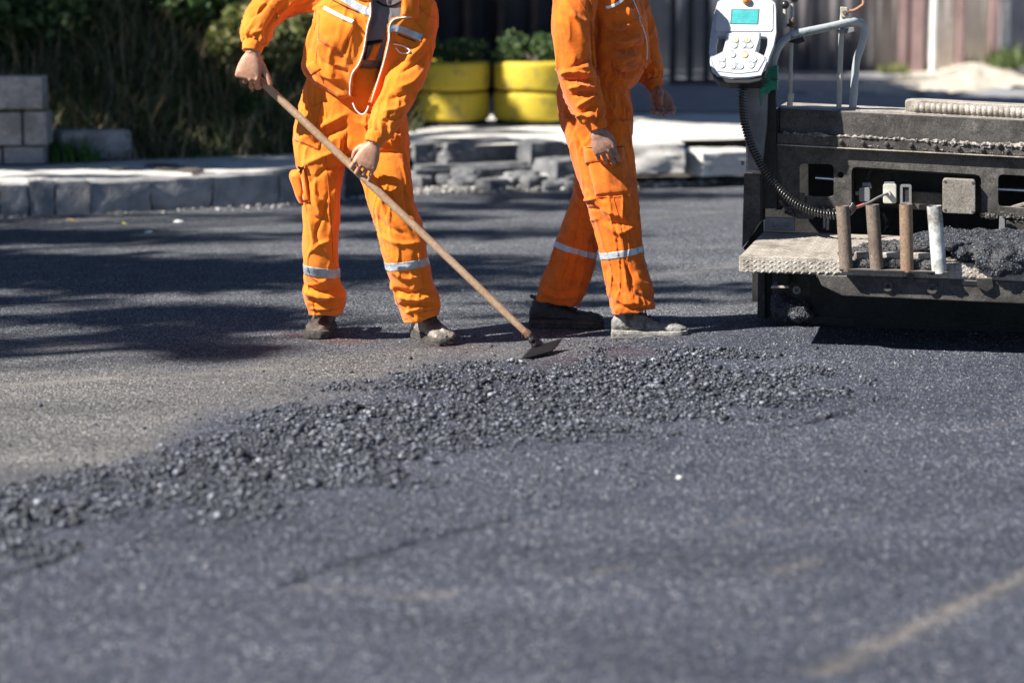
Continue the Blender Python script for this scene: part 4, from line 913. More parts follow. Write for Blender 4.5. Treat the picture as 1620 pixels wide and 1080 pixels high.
tube('crank', catmull([M(1342, 18, .45), M(1351, 17, .45), M(1360, 12, .45), M(1366, 6, .45), M(1365, -6, .45), M(1362, -22, .45)], 5), .0075, steel('rusty_crank', (.30, .13, .07), (.42, .22, .14)), l3, 10)
# --- platform
PD = .92
plat = prism('platform', [(1170, 405), (1660, 419), (1660, 442), (1170, 430)], MALU, .012, PD, bev=.004)
fas = prism('platform_edge', [(1169, 405), (1332, 409.5), (1332, 432), (1169, 430)], MALU, .0, .011, plat, bev=.002)
fas2 = prism('platform_edge', [(1512, 415), (1660, 419.5), (1660, 441), (1512, 437.5)], MALU, .0, .011, plat, bev=.002)
def lozenges(x0, x1, yf, nrm, plane='front', k=0):
    v = VF(); step = 6.3; i = 0; x = x0
    while x < x1:
        for r_ in range(3):
            y = yf(x)+r_*7.4+(3.7 if i % 2 else 0)
            sgn = 1 if i % 2 == 0 else -1; a = M(x-3.4, y-2.4*sgn, k); b2 = M(x+3.4, y+2.4*sgn, k); c = (a+b2)/2; d = (b2-a)/2; e = np.cross(d, nrm); e = e/np.linalg.norm(e)*.0042
            V = [c-d, c-e, c+d, c+e, c-d*.5-np.array(nrm)*-.0035, c+d*.5+np.array(nrm)*.0035]
            V[4] = c-d*.5+np.array(nrm)*.0013; v.add(V, [(0, 1, 4), (1, 5, 4), (1, 2, 5), (2, 3, 5), (3, 4, 5), (3, 0, 4)])
        x += step; i += 1
    return v
v = lozenges(1175, 1330, lambda x: 410+(x-1170)*.028, -MN); link('tread_pattern', v.mesh(), MALU, fas, False)
v = lozenges(1516, 1965, lambda x: 419+(x-1510)*.028, -MN); link('tread_pattern', v.mesh(), MALU, fas2, False)
ptl = M(1170, 405, .012); ztop = ptl[2]
tv = VF()
def PT(u, kk, dz=0): # point on the platform top, u metres right of its left end, kk metres in
    a = M(1170, 405, .012); b2 = M(1660, 419, .012); L = np.linalg.norm(b2-a); return a+(b2-a)*(u/L)+MN*kk+UP*dz
for iu in range(70):
    for ik in range(26):
        u = .02+iu*.03+(.015 if ik % 2 else 0); kk = .02+ik*.03; sgn = 1 if (iu+ik) % 2 else -1
        c = PT(u, kk, .0003); d = (MU*.0105+MN*.0105*sgn); e = (MU*-.0032*sgn+MN*.0032)
        tv.add([c-d, c-e, c+d, c+e, c-d*.5+UP*.0009, c+d*.5+UP*.0009], [(0, 1, 4), (1, 5, 4), (1, 2, 5), (2, 3, 5), (3, 4, 5), (3, 0, 4)])
link('tread_pattern', tv.mesh(), MALU, plat, False)
prism('board', [(1352, 399), (1432, 400.5), (1432, 412), (1350, 411)], MALU, .03, .04, plat, bev=.003); prism('board', [(1440, 400), (1480, 402), (1480, 411), (1442, 409)], MALU, .03, .04, plat, bev=.003)
prism('tube_shelf', [(1328, 425), (1500, 430), (1500, 433), (1328, 429)], MS2, -.06, .07, plat)
# tubes
def open_tube(name, top, bot, r, k0, k1, mat, parent=root):
    A = M(*top, k0); B = M(*bot, k1); t = (B-A)/np.linalg.norm(B-A); u = np.cross(t, MN); u /= np.linalg.norm(u); w_ = np.cross(t, u); n = 28; rings = []
    for c, rr, cut in ((A+t*.08, r*.84, 0), (A, r*.84, 0), (A, r, 0), (A+(B-A)*.3, r, 0), (A+(B-A)*.6, r*1.005, 0), (B, r, 1)):
        rings.append([c+(u*math.cos(2*PI*q/n)+w_*math.sin(2*PI*q/n))*rr*(1+.006*math.sin(q*3.1))+(t*.012*math.sin(2*PI*q/n) if cut else 0) for q in range(n)])
    V, F = loft_rings(rings); return link(name, fastmesh(name, V, F), mat, parent, True, auto=45)
for (t_, b2, r_, mt, lab) in [((1333, 326), (1339, 424), 10, MRUST, 'grey brown holder tube'), ((1380, 324), (1387, 422), 10, MRUST, 'pale worn holder tube'), ((1433, 323), (1435, 425), 9.8, MRUST2, 'rusty orange brown holder tube'), ((1478, 326), (1486, 427), 11, MTW, 'holder tube with chipped white paint')]:
    o = open_tube('holder_tube', t_, b2, r_*10.2/FP, -.035, -.035, mt); o['label'] = lab
# --- lower beam under the platform
low = prism('lower_beam', [(1292, 434.5), (1700, 446.5), (1700, 482), (1604, 479), (1333, 468), (1300, 452)], MS, .001, .06, bev=.004)
for (x, y) in [(1405, 452), (1475, 456)]: disc('washer', M(x, y, .001), -MN, .022, .014, MS, low, 20, hole=.35)
disc('washer', M(1440, 439, .001), -MN, .016, .014, MS, low, 16)
prism('hanger', [(1545, 440), (1570, 440), (1572, 455), (1562, 462), (1546, 455)], MS2, -.02, .04, low); prism('slot', [(1503, 443), (1546, 445), (1546, 452), (1506, 450)], MBLK, -.003, .006, low, bev=0)
prism('skirt', [(1284, 440), (1720, 452), (1720, 560), (1284, 512)], MS2, .22, .03)
prism('bottom_bar', [(1284, 500), (1720, 524), (1720, 560), (1284, 512)], MS2, .20, .02)
# body of the machine beyond the frame's right edge
prism('chassis', [(1690, 190), (1980, 204), (1980, 560), (1690, 545)], MS, .38, .6, bev=.01)
# --- control cable (coiled)
path = catmull([M(1176, 128, .24), M(1174, 150, .24), M(1175, 178, .23), M(1181, 206, .22), M(1190, 234, .21), M(1206, 264, .2), M(1226, 292, .19), M(1248, 314, .18), M(1270, 328, .17), M(1296, 337, .17), M(1322, 340, .18), M(1340, 336, .2), M(1347, 331, .24), M(1350, 326, .27)], 30)
seg = np.linalg.norm(np.diff(path, axis=0), axis=1); S = np.concatenate([[0], np.cumsum(seg)]); tot = S[-1]; pitch = .0128; ns = int(tot/pitch*9)
ss = np.linspace(0, tot, ns); Pc = np.stack([np.interp(ss, S, path[:, i]) for i in range(3)], 1); T = np.gradient(Pc, axis=0); T /= np.linalg.norm(T, axis=1)[:, None]
U_ = np.cross(T, MN); U_ /= np.linalg.norm(U_, axis=1)[:, None]; W_ = np.cross(T, U_); ph = ss/pitch*2*PI; rr = np.where(ss > tot-.06, .014, .0155)
V, F = tube_vf(Pc+rr[:, None]*(np.cos(ph)[:, None]*U_+np.sin(ph)[:, None]*W_), .0042, 6); link('coiled_cable', fastmesh('cable', V, F), MCAB, root, True)
V, F = tube_vf(path[::4], .0085, 8); link('cable_core', fastmesh('core', V, F), MBLK, root, True)
# --- control panel
PA = math.radians(12); PT_ = math.radians(22); pn_ = np.array([math.sin(PA)*math.cos(PT_), math.cos(PA)*math.cos(PT_), -math.sin(PT_)]); PO = M(1178, 66, .20)
pplane = (PO, pn_)
def Q(x, y): return (1120+x/7.717, y/7.717)     # from the enlarged crop
def cp(name, pts, mat, k, dep, parent, bev=.001, holes=None): return prism(name, [Q(*p) for p in pts], mat, k, dep, parent, bev, pplane, [[Q(*p) for p in h] for h in holes] if holes else None)
MPW = steel('panel_white', (.50, .51, .51), (.58, .59, .59), (.5, .5, .48), .8, 0, .35, .0001, .12); MPG = plain('panel_grey', (.40, .42, .45), .4); MPN = plain('panel_rim_grey', (.30, .32, .35), .45); MPT = plain('teal_screen', (.05, .33, .33), .25)
MPB = plain('button_white', (.68, .68, .67), .35); MPY = plain('button_yellow', (.72, .55, .30), .35); MLET = plain('print_dark', (.03, .03, .04), .6); MSH = plain('button_surround_grey', (.22, .25, .30), .5); MLCD = plain('lcd_print', (.05, .33, .36), .4)  # the button surrounds are grey in themselves
outl = [(120, 28), (150, 8), (300, 2), (320, -22), (620, -22), (640, 2), (780, 10), (815, 40), (828, 100), (832, 400), (800, 560), (745, 700), (720, 800), (700, 860), (650, 900), (640, 930), (500, 960), (300, 965), (110, 935), (45, 880), (22, 760), (28, 720), (15, 640), (25, 480), (50, 300), (70, 200)]
hL = [(120, 445), (205, 440), (215, 470), (190, 640), (105, 690), (98, 560)]; hR = [(635, 445), (710, 450), (728, 475), (725, 560), (680, 700), (600, 640), (625, 560)]
def grow(poly, g):
    c = np.mean(poly, 0); return [tuple(np.array(p)+(np.array(p)-c)/np.linalg.norm(np.array(p)-c)*g) for p in poly]
panel = cp('control_panel', outl, MPG, 0, .035, root, 0, [hL[::-1], hR[::-1]])
cp('back_shell', grow(outl, 4), MPN, .036, .02, panel, 0, [grow(hL, -6)[::-1], grow(hR, -6)[::-1]])
cp('upper_face', [(130, 40), (160, 22), (770, 22), (795, 50), (790, 360), (770, 385), (110, 385), (92, 360), (100, 230)], MPW, -.004, .0035, panel, .001)
cp('lower_face', [(228, 405), (628, 405), (628, 470), (575, 640), (680, 690), (692, 730), (610, 870), (380, 900), (110, 870), (65, 780), (58, 720), (85, 690), (190, 645), (210, 560)], MPW, -.007, .0065, panel, .002)
cp('lower_frame', [(218, 398), (638, 398), (640, 470), (592, 632), (700, 690), (712, 740), (640, 900), (400, 928), (90, 905), (40, 800), (36, 720), (75, 680), (180, 630), (200, 560)], MPN, -.0035, .003, panel, .001)
cp('bottom_bumper', [(22, 740), (60, 800), (95, 900), (380, 930), (640, 905), (715, 750), (735, 760), (690, 930), (640, 990), (500, 1020), (250, 1020), (130, 990), (60, 930), (25, 860)], MBLK, .004, .07, panel, .004)
cp('bumper_lip', [(22, 720), (40, 725), (62, 800), (105, 890), (380, 912), (630, 885), (705, 745), (722, 750), (650, 920), (480, 945), (300, 948), (100, 920), (45, 870)], MPG, -.006, .012, panel, .001)
scn = cp('screen', [(300, 125), (618, 125), (602, 292), (285, 285)], MPT, -.006, .0015, panel, 0)
cp('screen_frame', [(286, 115), (630, 115), (614, 302), (270, 296)], plain('screen_bezel', (.05, .1, .12), .4), -.0052, .001, panel, 0)
t = VF(); random.seed(5)
def pq(x, y, k): q = Q(x, y); return PP(q[0], q[1], PO+pn_*k, pn_)
def rectvf(v, x0, y0, x1, y1, k): v.add([pq(x0, y0, k), pq(x1, y0, k), pq(x1, y1, k), pq(x0, y1, k)], [(0, 1, 2, 3)])
for rowy, xa, xb in [(150, 330, 600), (195, 390, 440), (195, 520, 590), (212, 400, 430), (240, 320, 350), (245, 390, 460), (245, 560, 595), (262, 330, 470)]:
    x = xa
    while x < xb: wv = random.uniform(6, 16); rectvf(t, x, rowy-5, min(x+wv, xb), rowy+5, -.0065); x += wv+6
link('screen_text', t.mesh(), MLCD, scn, False)
t = VF()
for x in (285, 355, 425, 495, 565, 670): rectvf(t, x, 316, x+35, 322, -.0045)
for (x, y) in [(265, 432), (715, 45), (752, 368), (590, 432), (105, 705), (640, 705), (342, 866)]: rectvf(t, x-5, y-6, x+5, y+6, -.0076 if y > 400 else -.0045)
for (x, y, w_) in [(325, 438, 18), (365, 438, 18), (492, 438, 50), (310, 618, 60), (455, 622, 46), (185, 668, 46), (555, 675, 60), (358, 748, 50)]: rectvf(t, x-w_/2, y-4, x+w_/2, y+3, -.0076)
link('printed_marks', t.mesh(), plain('print_grey', (.25, .26, .28), .6), panel, False)
def capsule(a, b2, r, n=10):
    a = np.array(a, float); b2 = np.array(b2, float); d = (b2-a)/np.linalg.norm(b2-a); an = math.atan2(d[1], d[0]); out = []
    for k in range(n+1): an2 = an+PI/2+PI*k/n; out.append(tuple(a+r*np.array([math.cos(an2), math.sin(an2)])))
    for k in range(n+1): an2 = an-PI/2+PI*k/n; out.append(tuple(b2+r*np.array([math.cos(an2), math.sin(an2)])))
    return out
for (a, b2, r) in [((338, 490), (324, 556), 43), ((175, 722), (173, 796), 42), ((562, 725), (528, 800), 43), ((306, 808), (396, 810), 42)]: cp('button_surround', capsule(a, b2, r), MSH, -.0085, .0012, panel, 0)
cp('button_surround', [(455, 475), (490, 455), (515, 465), (558, 545), (545, 585), (520, 594), (415, 592), (386, 570), (392, 535)], MSH, -.0085, .0012, panel, 0)
cp('button_surround', capsule((298, 668), (302, 668), 44), MSH, -.0085, .0012, panel, 0); cp('button_surround', capsule((448, 670), (452, 670), 44), plain('amber_ring', (.35, .22, .12), .5), -.0085, .0012, panel, 0)
TXT = {}
def glyph(ch, x, y, hpx, parent, k):
    cu = bpy.data.curves.new('g', 'FONT'); cu.body = ch; cu.align_x = 'CENTER'; cu.align_y = 'CENTER'; cu.size = 1; cu.extrude = .01
    o = bpy.data.objects.new('g', cu); COL.objects.link(o); dg = bpy.context.evaluated_depsgraph_get(); dg.update(); me = bpy.data.meshes.new_from_object(o.evaluated_get(dg)); bpy.data.objects.remove(o)
    co = get_co(me); c = pq(x, y, k); ux = pq(x+1, y, k)-c; uy = pq(x, y-1, k)-c; s = hpx/.72
    set_co(me, c+co[:, :1]*ux*s+co[:, 1:2]*uy*s-pn_*co[:, 2:3]*.02); return link('letter', me, MLET, parent, False)
for (x, y, r, mt, ch) in [(338, 488, 33, MPY, '='), (322, 556, 31, MPB, 'I'), (484, 490, 30, MPY, 'S'), (428, 556, 31, MPB, 'R'), (516, 556, 31, MPB, ''), (300, 668, 34, MPB, 'T'), (450, 670, 34, MPY, ''), (174, 724, 33, MPB, '\u2191'), (172, 797, 33, MPB, '\u2193'), (560, 727, 33, MPB, '\u2191'), (528, 799, 33, MPB, '\u2193'), (303, 808, 33, MPB, '\u2190'), (398, 810, 33, MPB, '\u2192')]:
    bt = cp('button', [(x+r*math.cos(a), y+r*.92*math.sin(a)) for a in np.linspace(0, 2*PI, 20, endpoint=False)], mt, -.0115, .003, panel, .0006)
    if ch in 'ISRT=' and ch: glyph(ch, x, y, 26, bt, -.0118)
    elif ch:
        v = VF(); k = -.0118; dx, dy = {'\u2191': (0, -1), '\u2193': (0, 1), '\u2190': (-1, 0), '\u2192': (1, 0)}[ch]
        v.add([pq(x+dx*16, y+dy*16, k), pq(x-dy*11, y+dx*11, k), pq(x+dy*11, y-dx*11, k)], [(0, 1, 2)]); v.add([pq(x-dy*4, y+dx*4, k), pq(x-dx*14-dy*4, y-dy*14+dx*4, k), pq(x-dx*14+dy*4, y-dy*14-dx*4, k), pq(x+dy*4, y-dx*4, k)], [(0, 1, 2, 3)])
        link('arrow', v.mesh(), MLET, bt, False)
kb_ = disc('stop_knob', pq(472, 20, 0), -pn_, .0175, .022, MORK, panel, 24, .35)
prism('panel_arm', [(1176, 118), (1198, 118), (1204, 140), (1180, 140)], MS2, .22, .1, panel)
# --- asphalt heaps lying on the platform
def heap(name, vf, seed, mat, nst, label, front=None):
    me = remesh(vf, .009, 3); co = get_co(me); no = get_no(me); co += no*(.010*fbm(co*22, 3, seed)+.006*fbm(co*60, 2, seed+3))[:, None]; set_co(me, co)
    r = link(name, me, mat, None, True); tag(r, label, 'asphalt heap')
    polys = np.array([p.center[:] for p in me.polygons]); pick = RNG.integers(0, len(polys), nst)
    s = RNG.uniform(.0018, .005, nst); stn = link('stones', stones_mesh('stones', polys[pick]+RNG.normal(0, .002, (nst, 3)), s), M_STONE, r, False); stn['kind'] = 'stuff'
M_TAR = mat_noise('tar_core', (.012, .012, .015), (.035, .036, .042), 200, .6, 250, .003)
a = VF()
for (px, py, k, rx, rz, rk) in [(1560, 402, .04, 48, 16, .07), (1600, 412, -.005, 26, 20, .05), (1580, 420, -.02, 18, 17, .04), (1640, 395, .1, 60, 15, .1), (1530, 398, .05, 24, 10, .08), (1600, 386, .3, 80, 10, .22), (1520, 382, .35, 90, 6, .22), (1680, 392, .2, 60, 14, .2), (1600, 376, .62, 90, 6, .25), (1510, 374, .6, 60, 5, .2), (1622, 404, .0, 20, 14, .05), (1560, 412, .0, 18, 12, .05)]:
    c = M0(px, py, k); bm = bmesh.new(); bmesh.ops.create_icosphere(bm, subdivisions=3, radius=1)
    V = np.array([v_.co[:] for v_ in bm.verts]); F = [[v_.index for v_ in f.verts] for f in bm.faces]; bm.free(); s = 10.4/FP
    a.add(c+V[:, :1]*MU*rx*s+V[:, 1:2]*MN*rk+V[:, 2:]*UP*rz*s, F)
heap('asphalt_heap', a, 101, M_TAR, 26000, 'black asphalt heap spilling over the right end of the platform edge')
a = VF()
for (px, py, k, rx, rz, rk) in [(1420, 392, .28, 60, 6, .10), (1370, 398, .2, 34, 5, .06), (1460, 388, .3, 50, 7, .14), (1345, 400, .16, 22, 4, .04), (1400, 419, -.005, 60, 9, .025), (1460, 420, -.005, 32, 9, .025), (1355, 420, -.005, 16, 8, .02)]:
    c = M0(px, py, k); bm = bmesh.new(); bmesh.ops.create_icosphere(bm, subdivisions=3, radius=1)
    V = np.array([v_.co[:] for v_ in bm.verts]); F = [[v_.index for v_ in f.verts] for f in bm.faces]; bm.free()
    a.add(c+V[:, :1]*MU*rx*s+V[:, 1:2]*MN*rk+V[:, 2:]*UP*rz*s, F)
heap('asphalt_heap', a, 111, mat_noise('dusty_tar', (.03, .028, .026), (.10, .09, .08), 60, .8, 250, .003), 9000, 'thin dusty asphalt crumbs lying behind the four holder tubes')
a = VF()
for (px, py, k, rx, rz, rk) in [(1250, 490, .2, 30, 16, .05), (1235, 478, .22, 14, 16, .04), (1265, 498, .18, 22, 9, .06)]:
    c = M(px, py, k); bm = bmesh.new(); bmesh.ops.create_icosphere(bm, subdivisions=3, radius=1)
    V = np.array([v_.co[:] for v_ in bm.verts]); F = [[v_.index for v_ in f.verts] for f in bm.faces]; bm.free()
    a.add(c+V[:, :1]*MU*rx*s+V[:, 1:2]*MN*rk+V[:, 2:]*UP*rz*s, F)
heap('asphalt_heap', a, 121, M_TAR, 4000, 'small grey asphalt clump stuck low by the machine end leg')
# small dead leaf by bracket
leafy(M(1227, 333, .33), .012, 8, M_LEAF_DRY, 'orange brown dead leaf caught beside the coiled cable', 'dead leaf')
# ================================================================== people
OR1 = (.80, .195, .016); OR2 = (.74, .150, .013)
M_OR1 = cloth_mat('orange_cloth_bright', OR1, (.45, .10, .02), .60, fade=(.80, .225, .03))
M_OR2 = cloth_mat('orange_cloth_worn', OR2, (.26, .055, .018), .48, fade=(.76, .18, .025))
M_TSH = cloth_mat('grey_tshirt', (.17, .17, .18), (.05, .05, .05), .7); M_BLKC = cloth_mat('black_cloth', (.012, .012, .015), (.03, .03, .03), .7)
M_SEAM = plain('seam_thread', (.55, .11, .01), .8); M_DSEAM = plain('dark_piping', (.02, .015, .012), .7); M_ZIP = plain('white_zip', (.78, .77, .74), .45); M_ZM = plain('zip_metal', (.5, .5, .5), .3, 1)
m, nt, b = nodes('reflective_tape'); cc = ramp(nt, noise_out(nt, 30, 5), [(.3, (.34, .37, .40)), (.7, (.50, .54, .58))]); nt.links.new(cc, b.inputs['Base Color']); b.inputs['Roughness'].default_value = .35; b.inputs['Metallic'].default_value = .25
bump(nt, b, noise_out(nt, 60, 4), .002); M_TAPE = m
def skin_mat(name, a, b_, rough=.5):
    m, nt, b = nodes(name); c = ramp(nt, noise_out(nt, 35, 4), [(.3, a), (.7, b_)])
    f = ramp(nt, noise_out(nt, 80, 6, .7), [(.58, (0, 0, 0)), (.72, (.6, .6, .6))]); c = mixc(nt, f, c, tuple(x*.4 for x in a)); nt.links.new(c, b.inputs['Base Color'])
    b.inputs['Roughness'].default_value = rough; b.inputs['Subsurface Weight'].default_value = .12; b.inputs['Subsurface Scale'].default_value = .01; b.inputs['Subsurface Radius'].default_value = (1, .35, .2)
    bump(nt, b, noise_out(nt, 220, 4), .0012, .8); return m
M_SK1 = skin_mat('tanned_skin', (.34, .165, .10), (.50, .28, .18)); M_SK2 = skin_mat('dirty_tanned_skin', (.20, .10, .07), (.44, .25, .18), .55)
M_HAIR = mat_noise('dark_hair', (.015, .012, .01), (.04, .03, .025), 60, .6, 300, .002); M_EYE = plain('eye_white', (.7, .7, .68), .2)
MB1 = mat_noise('dusty_brown_leather', (.10, .085, .07), (.24, .21, .18), 18, .75, 160, .0018, c3=(.34, .31, .27), s3=16, t3=.58)
MB1D = mat_noise('dark_brown_leather', (.05, .035, .028), (.14, .10, .08), 18, .75, 160, .0018, c3=(.24, .21, .18), s3=16, t3=.62)
MB2 = mat_noise('grey_cement_leather', (.11, .105, .10), (.25, .24, .22), 14, .8, 160, .0022, c3=(.06, .056, .052), s3=18, t3=.56)
MB2D = mat_noise('black_leather', (.012, .011, .011), (.035, .03, .028), 18, .6, 160, .001)
MSOLE1 = mat_noise('muddy_sole', (.025, .022, .02), (.09, .08, .07), 40, .9, 120, .004); MSOLE2 = mat_noise('cement_caked_sole', (.14, .13, .12), (.34, .325, .30), 40, .9, 120, .005, c3=(.06, .055, .05), s3=22, t3=.6)
MLACE = mat_noise('lace', (.03, .028, .025), (.12, .11, .10), 80, .9)

def unit(v): v = np.array(v, float); return v/np.linalg.norm(v)
def hand(vf, wr, f, n, s, curl, thumb, sc_=1.0, spread=.09, fcurl=None):
    """five fingers: palm loft, four three-jointed fingers, thumb leaving the side of the palm. n = back of the hand"""
    wr = np.array(wr, float); f = unit(f); n = unit(np.array(n)-np.dot(n, f)*f); s0 = np.cross(f, n); s = s0 if np.dot(s0, s) > 0 else -s0
    rings = []
    for t, w_, h, off in [(-.25, .026, .020, 0), (0, .027, .019, 0), (.2, .036, .020, .001), (.5, .044, .019, .002), (.8, .048, .0175, .003), (1.0, .048, .0145, .002), (1.08, .041, .010, -.001)]:
        c = wr+f*.088*t*sc_+n*off
        rings.append([c+(s*w_*math.copysign(abs(math.cos(a))**.8, math.cos(a))+n*h*math.copysign(abs(math.sin(a))**.8, math.sin(a)))*sc_ for a in np.linspace(0, 2*PI, 20, endpoint=False)])
    vf.add(*loft_rings(rings))
    tips = []
    for i, (o_, L, r0) in enumerate([(.036, (.044, .027, .021), .0102), (.0125, (.049, .031, .022), .0104), (-.0120, (.045, .028, .021), .0099), (-.035, (.035, .021, .018), .0088)]):
        c = fcurl[i] if fcurl else curl; p = wr+(f*(.084-.006*abs(i-1))+s*o_)*sc_+n*.001; d = f+s*spread*(1.2-i*.8); d = unit(d); ang = 0; pts = [p-d*.02*sc_, p]; rad = [r0*1.0, r0*1.16]
        for L_, c_ in zip(L, c):
            ang += c_; dd = d*math.cos(ang)-n*math.sin(ang); q = pts[-1]; pts += [q+dd*L_*.5*sc_, q+dd*L_*sc_]; rad += [r0*.94, r0*(1.03 if L_ > .022 else .80)]
        vf.add(*tube_vf(pts, np.array(rad)*sc_, 12, True)); tips.append(pts[-1])
        kn = wr+(f*(.086-.006*abs(i-1))+s*o_)*sc_+n*.0095*sc_; vf.add(*tube_vf([kn-f*.006, kn+f*.006], .0078*sc_, 8, True)); tn = wr+n*.014*sc_+s*o_*.4*sc_; vf.add(*tube_vf([tn+f*.01, kn-f*.004], .0038*sc_, 6, True))
    T = [wr+(f*a+s*b_+n*c_)*sc_ for a, b_, c_ in thumb]
    vf.add(*tube_vf(catmull(T, 4), np.interp(np.linspace(0, 1, (len(T)-1)*4+1), [0, .4, .7, 1], [.0165, .0125, .0115, .0088])*sc_, 12, True))
    # thenar web
    vf.add(*tube_vf([wr+(f*.01+s*.012-n*.006)*sc_, T[1]], np.array([.017, .015])*sc_, 10, True))
    return tips
def head_vf(vf, c, fwd):
    c = np.array(c, float); fwd = unit(fwd); sd_ = np.cross(fwd, UP); sd_ = unit(sd_); up = np.cross(sd_, fwd)
    def L(x, y, z): return c+sd_*x+fwd*y+up*z
    rings = []
    for z, rx, ry, oy in [(-.115, .03, .035, .05), (-.10, .048, .055, .035), (-.07, .060, .075, .02), (-.03, .068, .088, .01), (.01, .073, .094, .0), (.05, .074, .096, -.004), (.085, .066, .085, -.008), (.11, .044, .058, -.01), (.12, .012, .016, -.01)]:
        rings.append([L(rx*math.cos(a), oy+ry*math.sin(a), z) for a in np.linspace(0, 2*PI, 28, endpoint=False)])
    vf.add(*loft_rings(rings))
    vf.add(*tube_vf([L(0, .094, .005), L(0, .106, -.02), L(0, .112, -.038)], [.008, .011, .013], 10, True)); vf.add(*tube_vf([L(-.014, .094, -.042), L(.014, .094, -.042)], .009, 8, True))
    vf.add(*tube_vf([L(-.045, .085, .022), L(-.015, .094, .02), L(.015, .094, .02), L(.045, .085, .022)], .0085, 8, True))
    vf.add(*tube_vf([L(-.024, .083, -.066), L(0, .092, -.064), L(.024, .083, -.066)], .0062, 8, True)); vf.add(*tube_vf([L(-.02, .084, -.076), L(0, .092, -.077), L(.02, .084, -.076)], .0068, 8, True)); vf.add(*tube_vf([L(-.014, .07, -.104), L(.014, .07, -.104)], .016, 8, True))
    for sg in (-1, 1):
        vf.add(*tube_vf([L(sg*.073, -.004, .02), L(sg*.083, -.014, .012), L(sg*.083, -.014, -.012), L(sg*.074, -.002, -.03)], [.006, .009, .008, .006], 8, True)); vf.add(*tube_vf([L(sg*.04, .06, -.028), L(sg*.052, .04, -.03)], .022, 8, True))
    return L
def cloth(name, vf, voxel, mat, parent, seed, st=(), fold=(.05, .16, .006), smooth=4, extra=None, cut=None, thick=None):
    me = remesh(vf, voxel, smooth); co = get_co(me); no = get_no(me)
    d = folds(co, seed, fold[0], fold[1], fold[2])+.0010*fbm(co*18, 3, seed+31)+.0004*vnoise(co*60, seed+3)
    w_ = np.stack([fbm(co*9, 2, seed+15), fbm(co*9+7, 2, seed+16), fbm(co*9+3, 2, seed+17)], 1)*.02
    for sc1, a1 in ((13, .0014), (26, .0005)):
        cr = np.clip(1-np.abs(vnoise((co+w_)*sc1*np.array([1, 1, .55]), seed+21))*5, 0, 1)**1.5; d = d+a1*cr*np.clip(.5+1.2*vnoise(co*7, seed+23), 0, 1)
    if extra is not None: d = d+extra(co, no)
    co = co+no*d[:, None]; set_co(me, co); no = get_no(me); co = co+no*strokes(co, no, st)[:, None]; set_co(me, co)
    if cut:
        bm = bmesh.new(); bm.from_mesh(me); n = len(cut); cp3 = [Vector(P(x, y, cut_Y)) for x, y in cut]
        for i in range(n):
            a_, b2 = cp3[i], cp3[(i+1) % n]; nn = (b2-a_).cross(Vector((0, 1, 0))).normalized()
            bx0 = min(a_.x, b2.x)-.015; bx1 = max(a_.x, b2.x)+.015; bz0 = min(a_.z, b2.z)-.015; bz1 = max(a_.z, b2.z)+.015
            gf = [f for f in bm.faces if f.normal.y < .2 and bx0 < f.calc_center_median().x < bx1 and bz0 < f.calc_center_median().z < bz1]
            gv = {v_ for f in gf for v_ in f.verts}; ge = {e for f in gf for e in f.edges}
            bmesh.ops.bisect_plane(bm, geom=list(gv)+list(ge)+gf, plane_co=a_, plane_no=nn, dist=1e-5)
        bm.faces.ensure_lookup_table(); cen = np.array([f.calc_center_median()[:] for f in bm.faces]); nr = np.array([f.normal[:] for f in bm.faces])
        # positions compared in the front plane of the chest, along the view direction
        px, py = proj(cen); kill = inpoly(px, py, cut) & (nr[:, 1] < .3)
        bmesh.ops.delete(bm, geom=[f for f, k_ in zip(bm.faces, kill) if k_], context='FACES')
        bm.to_mesh(me); bm.free()
    o = link(name, me, mat, parent, True)
    if thick: s = o.modifiers.new('s', 'SOLIDIFY'); s.thickness = thick; s.offset = -1
    return o
def patch(name, quad, obj_bvh, mat, parent, off=.004, nx=14, ny=10, thick=.003, bulge=0, hidden_ok=True):
    """a piece of cloth sewn on: corner pixels TL,TR,BR,BL laid onto the garment's own surface, with thickness"""
    q = np.array(quad, float); V = []; ok = True; last = None
    for j in range(ny+1):
        for i in range(nx+1):
            u, v = i/nx, j/ny; p = (q[0]*(1-u)+q[1]*u)*(1-v)+(q[3]*(1-u)+q[2]*u)*v
            e = 1 if 0 < i < nx and 0 < j < ny else 0
            h = hit(obj_bvh, p[0], p[1], off*(1 if e else .35)+bulge*math.sin(PI*u)*math.sin(PI*v))
            if h is None: h = last if last is not None else P(p[0], p[1], 10)
            last = h; V.append(h)
    F = [(j*(nx+1)+i, (j+1)*(nx+1)+i, (j+1)*(nx+1)+i+1, j*(nx+1)+i+1) for j in range(ny) for i in range(nx)]
    o = link(name, fastmesh(name, V, F), mat, parent, True); s = o.modifiers.new('s', 'SOLIDIFY'); s.thickness = thick; s.offset = -1; return o
def line(name, pts, obj_bvh, mat, parent, r=.0015, off=.0015, step=4, wav=0):
    pts = np.array(pts, float); P_ = catmull(pts, 6) if len(pts) > 2 else pts; L = np.concatenate([[0], np.cumsum(np.linalg.norm(np.diff(P_, axis=0), axis=1))]); n = max(int(L[-1]/step), 3); out = []
    for s in np.linspace(0, L[-1], n):
        h = hit(obj_bvh, np.interp(s, L, P_[:, 0]), np.interp(s, L, P_[:, 1]), off)
        if h is not None and (not out or abs(h[1]-out[-1][1]) < .06): out.append(h)
    if len(out) < 3: return None
    return tube(name, out, r, mat, parent, 6, auto=None)
